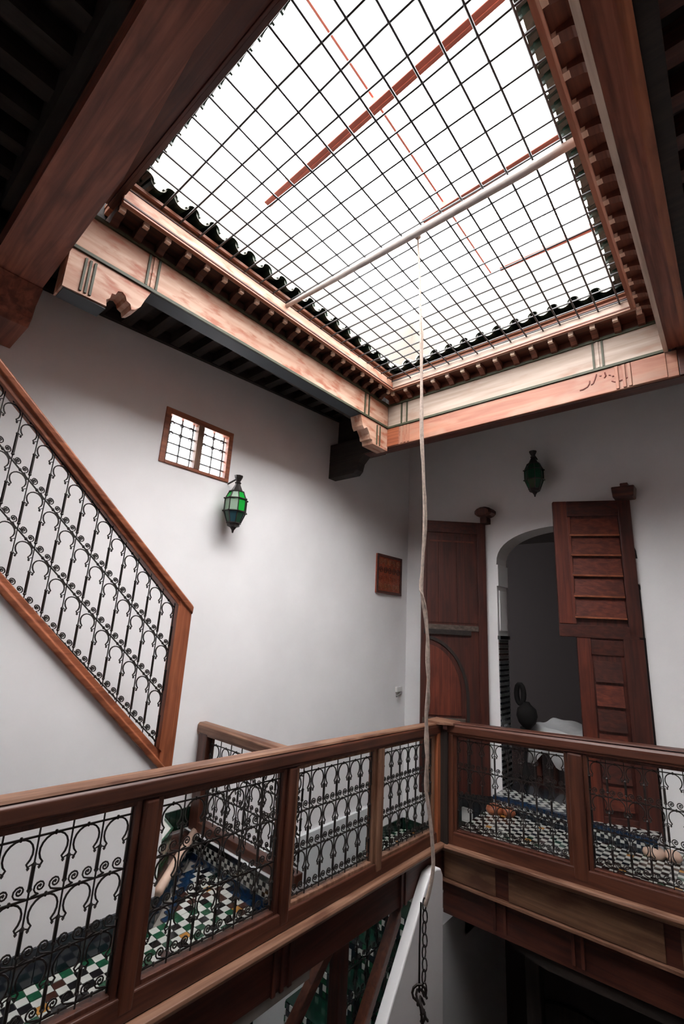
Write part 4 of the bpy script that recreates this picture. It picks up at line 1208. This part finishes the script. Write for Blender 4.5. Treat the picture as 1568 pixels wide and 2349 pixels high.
def lantern(cx, cy, zb, H, wall_axis, label, mats):
    t = thing('wall_lantern', (cx, cy, zb), label, 'lantern', 'glass wall lanterns')
    s = H / .52
    R = .098 * s
    n = 8
    prof = [(.006, 0), (.012, .025), (.03, .05), (.055, .06), (.058, .085), (.070, .16), (.098, .185), (.098, .30), (.075, .345), (.062, .37), (.050, .385), (.028, .43), (.022, .445)]
    pr = [(r_ * s, z_ * s) for r_, z_ in prof]
    m = M(); m.lathe(pr[:5], (cx, cy, zb), n, PI / 8); m.build('finial', 'iron', t)
    m = M(); m.lathe(pr[9:], (cx, cy, zb), n, PI / 8); m.build('dome', 'iron', t)
    m = M(); m.lathe([(.022 * s, .44 * s), (.03 * s, .455 * s), (.018 * s, .465 * s), (.034 * s, .50 * s), (.040 * s, .52 * s)], (cx, cy, zb), 8, PI / 8); m.build('crown', 'iron', t)
    for r0, z0, r1, z1, mt in ((.058, .085, .094, .182, mats[2]), (.094, .190, .094, .296, mats[0]), (.094, .302, .064, .366, mats[1])):
        for k in range(n):
            a, b = PI / 8 + 2 * PI * k / n, PI / 8 + 2 * PI * (k + 1) / n
            m = M()
            q = [(r0, a, z0), (r0, b, z0), (r1, b, z1), (r1, a, z1)]
            o_ = [(cx + r_ * s * math.cos(g_), cy + r_ * s * math.sin(g_), zb + z_ * s) for r_, g_, z_ in q]
            i_ = [(cx + (r_ * s - .004) * math.cos(g_), cy + (r_ * s - .004) * math.sin(g_), zb + z_ * s) for r_, g_, z_ in q]
            m.prism(o_, i_)
            mat = mt if isinstance(mt, str) else mt[k % len(mt)]
            m.build('pane', mat, t)
    m = M()
    for z_, r_ in ((.085, .060), (.185, .099), (.299, .099), (.368, .066)):
        m.tube([(cx + r_ * s * math.cos(PI / 8 + 2 * PI * k / n), cy + r_ * s * math.sin(PI / 8 + 2 * PI * k / n), zb + z_ * s) for k in range(n)], .0065 * s, 5, True)
    for k in range(n):
        g_ = PI / 8 + 2 * PI * k / n
        m.tube([(cx + r_ * s * math.cos(g_), cy + r_ * s * math.sin(g_), zb + z_ * s) for r_, z_ in ((.058, .085), (.096, .185), (.096, .299), (.064, .368))], .005 * s, 4)
        for z_ in (.185, .299):
            m.lathe([(.002, -.008 * s), (.009 * s, 0), (.002, .008 * s)], (cx + .104 * s * math.cos(g_), cy + .104 * s * math.sin(g_), zb + z_ * s), 5)
    m.build('cage', 'iron', t)
    m = M()
    if wall_axis == 'x':
        m.tube([(cx, cy, zb + .50 * s), (XW + .004, cy, zb + .47 * s)], .008, 5); m.tube([(cx - .09 * s, cy, zb + .24 * s), (XW + .004, cy, zb + .24 * s)], .008, 5)
    else:
        m.tube([(cx, cy, zb + .50 * s), (cx, YW - .004, zb + .47 * s)], .008, 5); m.tube([(cx, cy + .09 * s, zb + .24 * s), (cx, YW - .004, zb + .24 * s)], .008, 5)
    m.build('wall_bracket', 'iron', t)


lantern(XW + .15, 2.30, 2.415, .51, 'x', 'iron lantern with bright green glass below the small window', (['gl_green', 'gl_clear', 'gl_clear', 'gl_green'], ['gl_clear', 'gl_green'], ['gl_teal', 'gl_dark']))
lantern(-1.60, YW - .15, 3.225, .545, 'y', 'dark green glass lantern on the back wall above the archway', ('gl_dark', 'gl_dark', 'gl_dark'))

# carved plaque
PQ = thing('carved_plaque', (XW, 4.83, 2.35), 'red-brown carved wooden plaque on the left wall near the corner', 'plaque')
m = M(); m.box(XW - .003, 4.575, 2.115, XW + .018, 5.12, 2.600); m.build('board', 'plaque', PQ, bevel=.004)
for y0, z0, y1, z1 in ((4.575, 2.115, 4.605, 2.6), (5.09, 2.115, 5.12, 2.6), (4.605, 2.57, 5.09, 2.6), (4.605, 2.115, 5.09, 2.145)):
    m = M(); m.box(XW + .017, y0, z0, XW + .032, y1, z1); m.build('border', 'door_y', PQ, bevel=.003)
for i in range(5):
    for j in range(4):
        y, z = 4.66 + i * .094, 2.195 + j * .103
        m = M()
        sg = 1 if (i + j) % 2 else -1
        m.tube([(XW + .022, y + sg * (.042 - .0025 * k) * math.cos(k * .7), z + (.046 - .0028 * k) * math.sin(k * .7)) for k in range(14)], .008, 4)
        m.lathe([(.0, -.0), (.012, .0), (.0, .016)], (XW + .022, y, z), 6)
        m.build('carved_curl', ('cedar_z', 'plaque', 'doorred_z')[(i * 3 + j) % 3], PQ)
# small hook and socket
HK = thing('wall_hook', (XW, 5.14, .93), 'small white wall bracket with a grey arm near the corner', 'bracket')
m = M(); m.box(XW - .002, 5.07, .935, XW + .03, 5.19, 1.0); m.build('plate', 'white_paint', HK, bevel=.008)
m = M(); m.tube([(XW + .01, 5.20, .93), (XW + .05, 5.10, .915), (XW + .05, 5.03, .895)], .010, 6); m.build('arm', 'grey', HK)
sk = thing('wall_socket', (-2.47, YW, -.2), 'pale grey square socket box low behind the corner post', 'socket')
m = M(); m.box(-2.575, YW - .045, -.30, -2.455, YW - .012, -.165); m.build('box', 'white_paint', sk, bevel=.006)
m = M(); m.box(-2.555, YW - .05, -.28, -2.475, YW - .044, -.185); m.build('cover', 'white_paint', sk, bevel=.004)

# ------------------------------------------------------------------ things in the room beyond
TB = thing('draped_table', (-1.75, 6.3, .12), 'low table under a rumpled white cloth in the dark room', 'table')
for x, y in ((-2.0, 6.12), (-1.5, 6.12), (-2.0, 6.75), (-1.5, 6.75)):
    m = M(); m.box(x - .025, y - .025, .12, x + .025, y + .025, .52); m.build('leg', 'dark_z', TB)
m = M(); m.box(-2.06, 6.06, .52, -1.44, 6.82, .56); m.build('tabletop', 'dark_x', TB)
nx, ny = 22, 20
vs, fs = [], []
random.seed(3)
for j in range(ny + 1):
    for i in range(nx + 1):
        u, v = i / nx, j / ny
        x = -2.13 + u * .70; y = 6.02 + v * .85
        e = min(u, 1 - u) * .70; ef = v * .85
        hgt = .645 + .03 * math.sin(u * 7 + v * 3) * math.sin(v * 5 + .6) + .015 * math.sin(u * 13 + 1)
        drop = max(0, .10 - e) / .10
        dropf = max(0, .07 - ef) / .07
        z = hgt - .28 * drop ** 1.3 - (.33 + .08 * math.sin(u * 14)) * dropf ** 1.2
        x += .015 * math.sin(v * 20) * drop; y += .02 * math.sin(u * 22) * dropf
        vs.append((x, y, max(z, .25)))
for j in range(ny):
    for i in range(nx):
        a = j * (nx + 1) + i
        fs.append((a, a + 1, a + nx + 2, a + nx + 1))
m = M(); m.add(vs, fs)
o = m.build('white_cloth', 'cloth', smooth=True); tag(o, 'rumpled white cloth draped over the low table', 'cloth')
sm = o.modifiers.new('thickness', 'SOLIDIFY'); sm.thickness = .008; sm.offset = 1
sx_ = lambda x, y, z: (x * .944, y - .35, 1.7 + (z - 1.7) * .944)
SD = thing('ornate_stand', (-2.05, 5.85, .12), 'black ornate stand with looped top in the dark room', 'stand')
m = M(sx_); m.lathe([(.09, .03), (.07, .06), (.018, .18), (.015, .50), (.03, .55), (.05, .60)], (-2.19, 6.2, 0), 10); m.build('stem', 'ink', SD, smooth=True)
m = M(sx_); m.lathe([(.03, .58), (.10, .66), (.125, .74), (.11, .82), (.05, .87), (.035, .90)], (-2.15, 6.2, 0), 12); m.build('lobed_body', 'ink', SD, smooth=True)
m = M(sx_); m.tube([(-2.225 + .045 * math.cos(q), 6.2, .985 + .115 * math.sin(q)) for q in [2 * PI * i / 14 for i in range(14)]], .032, 6, True); m.build('loop_handle', 'ink', SD, smooth=True)
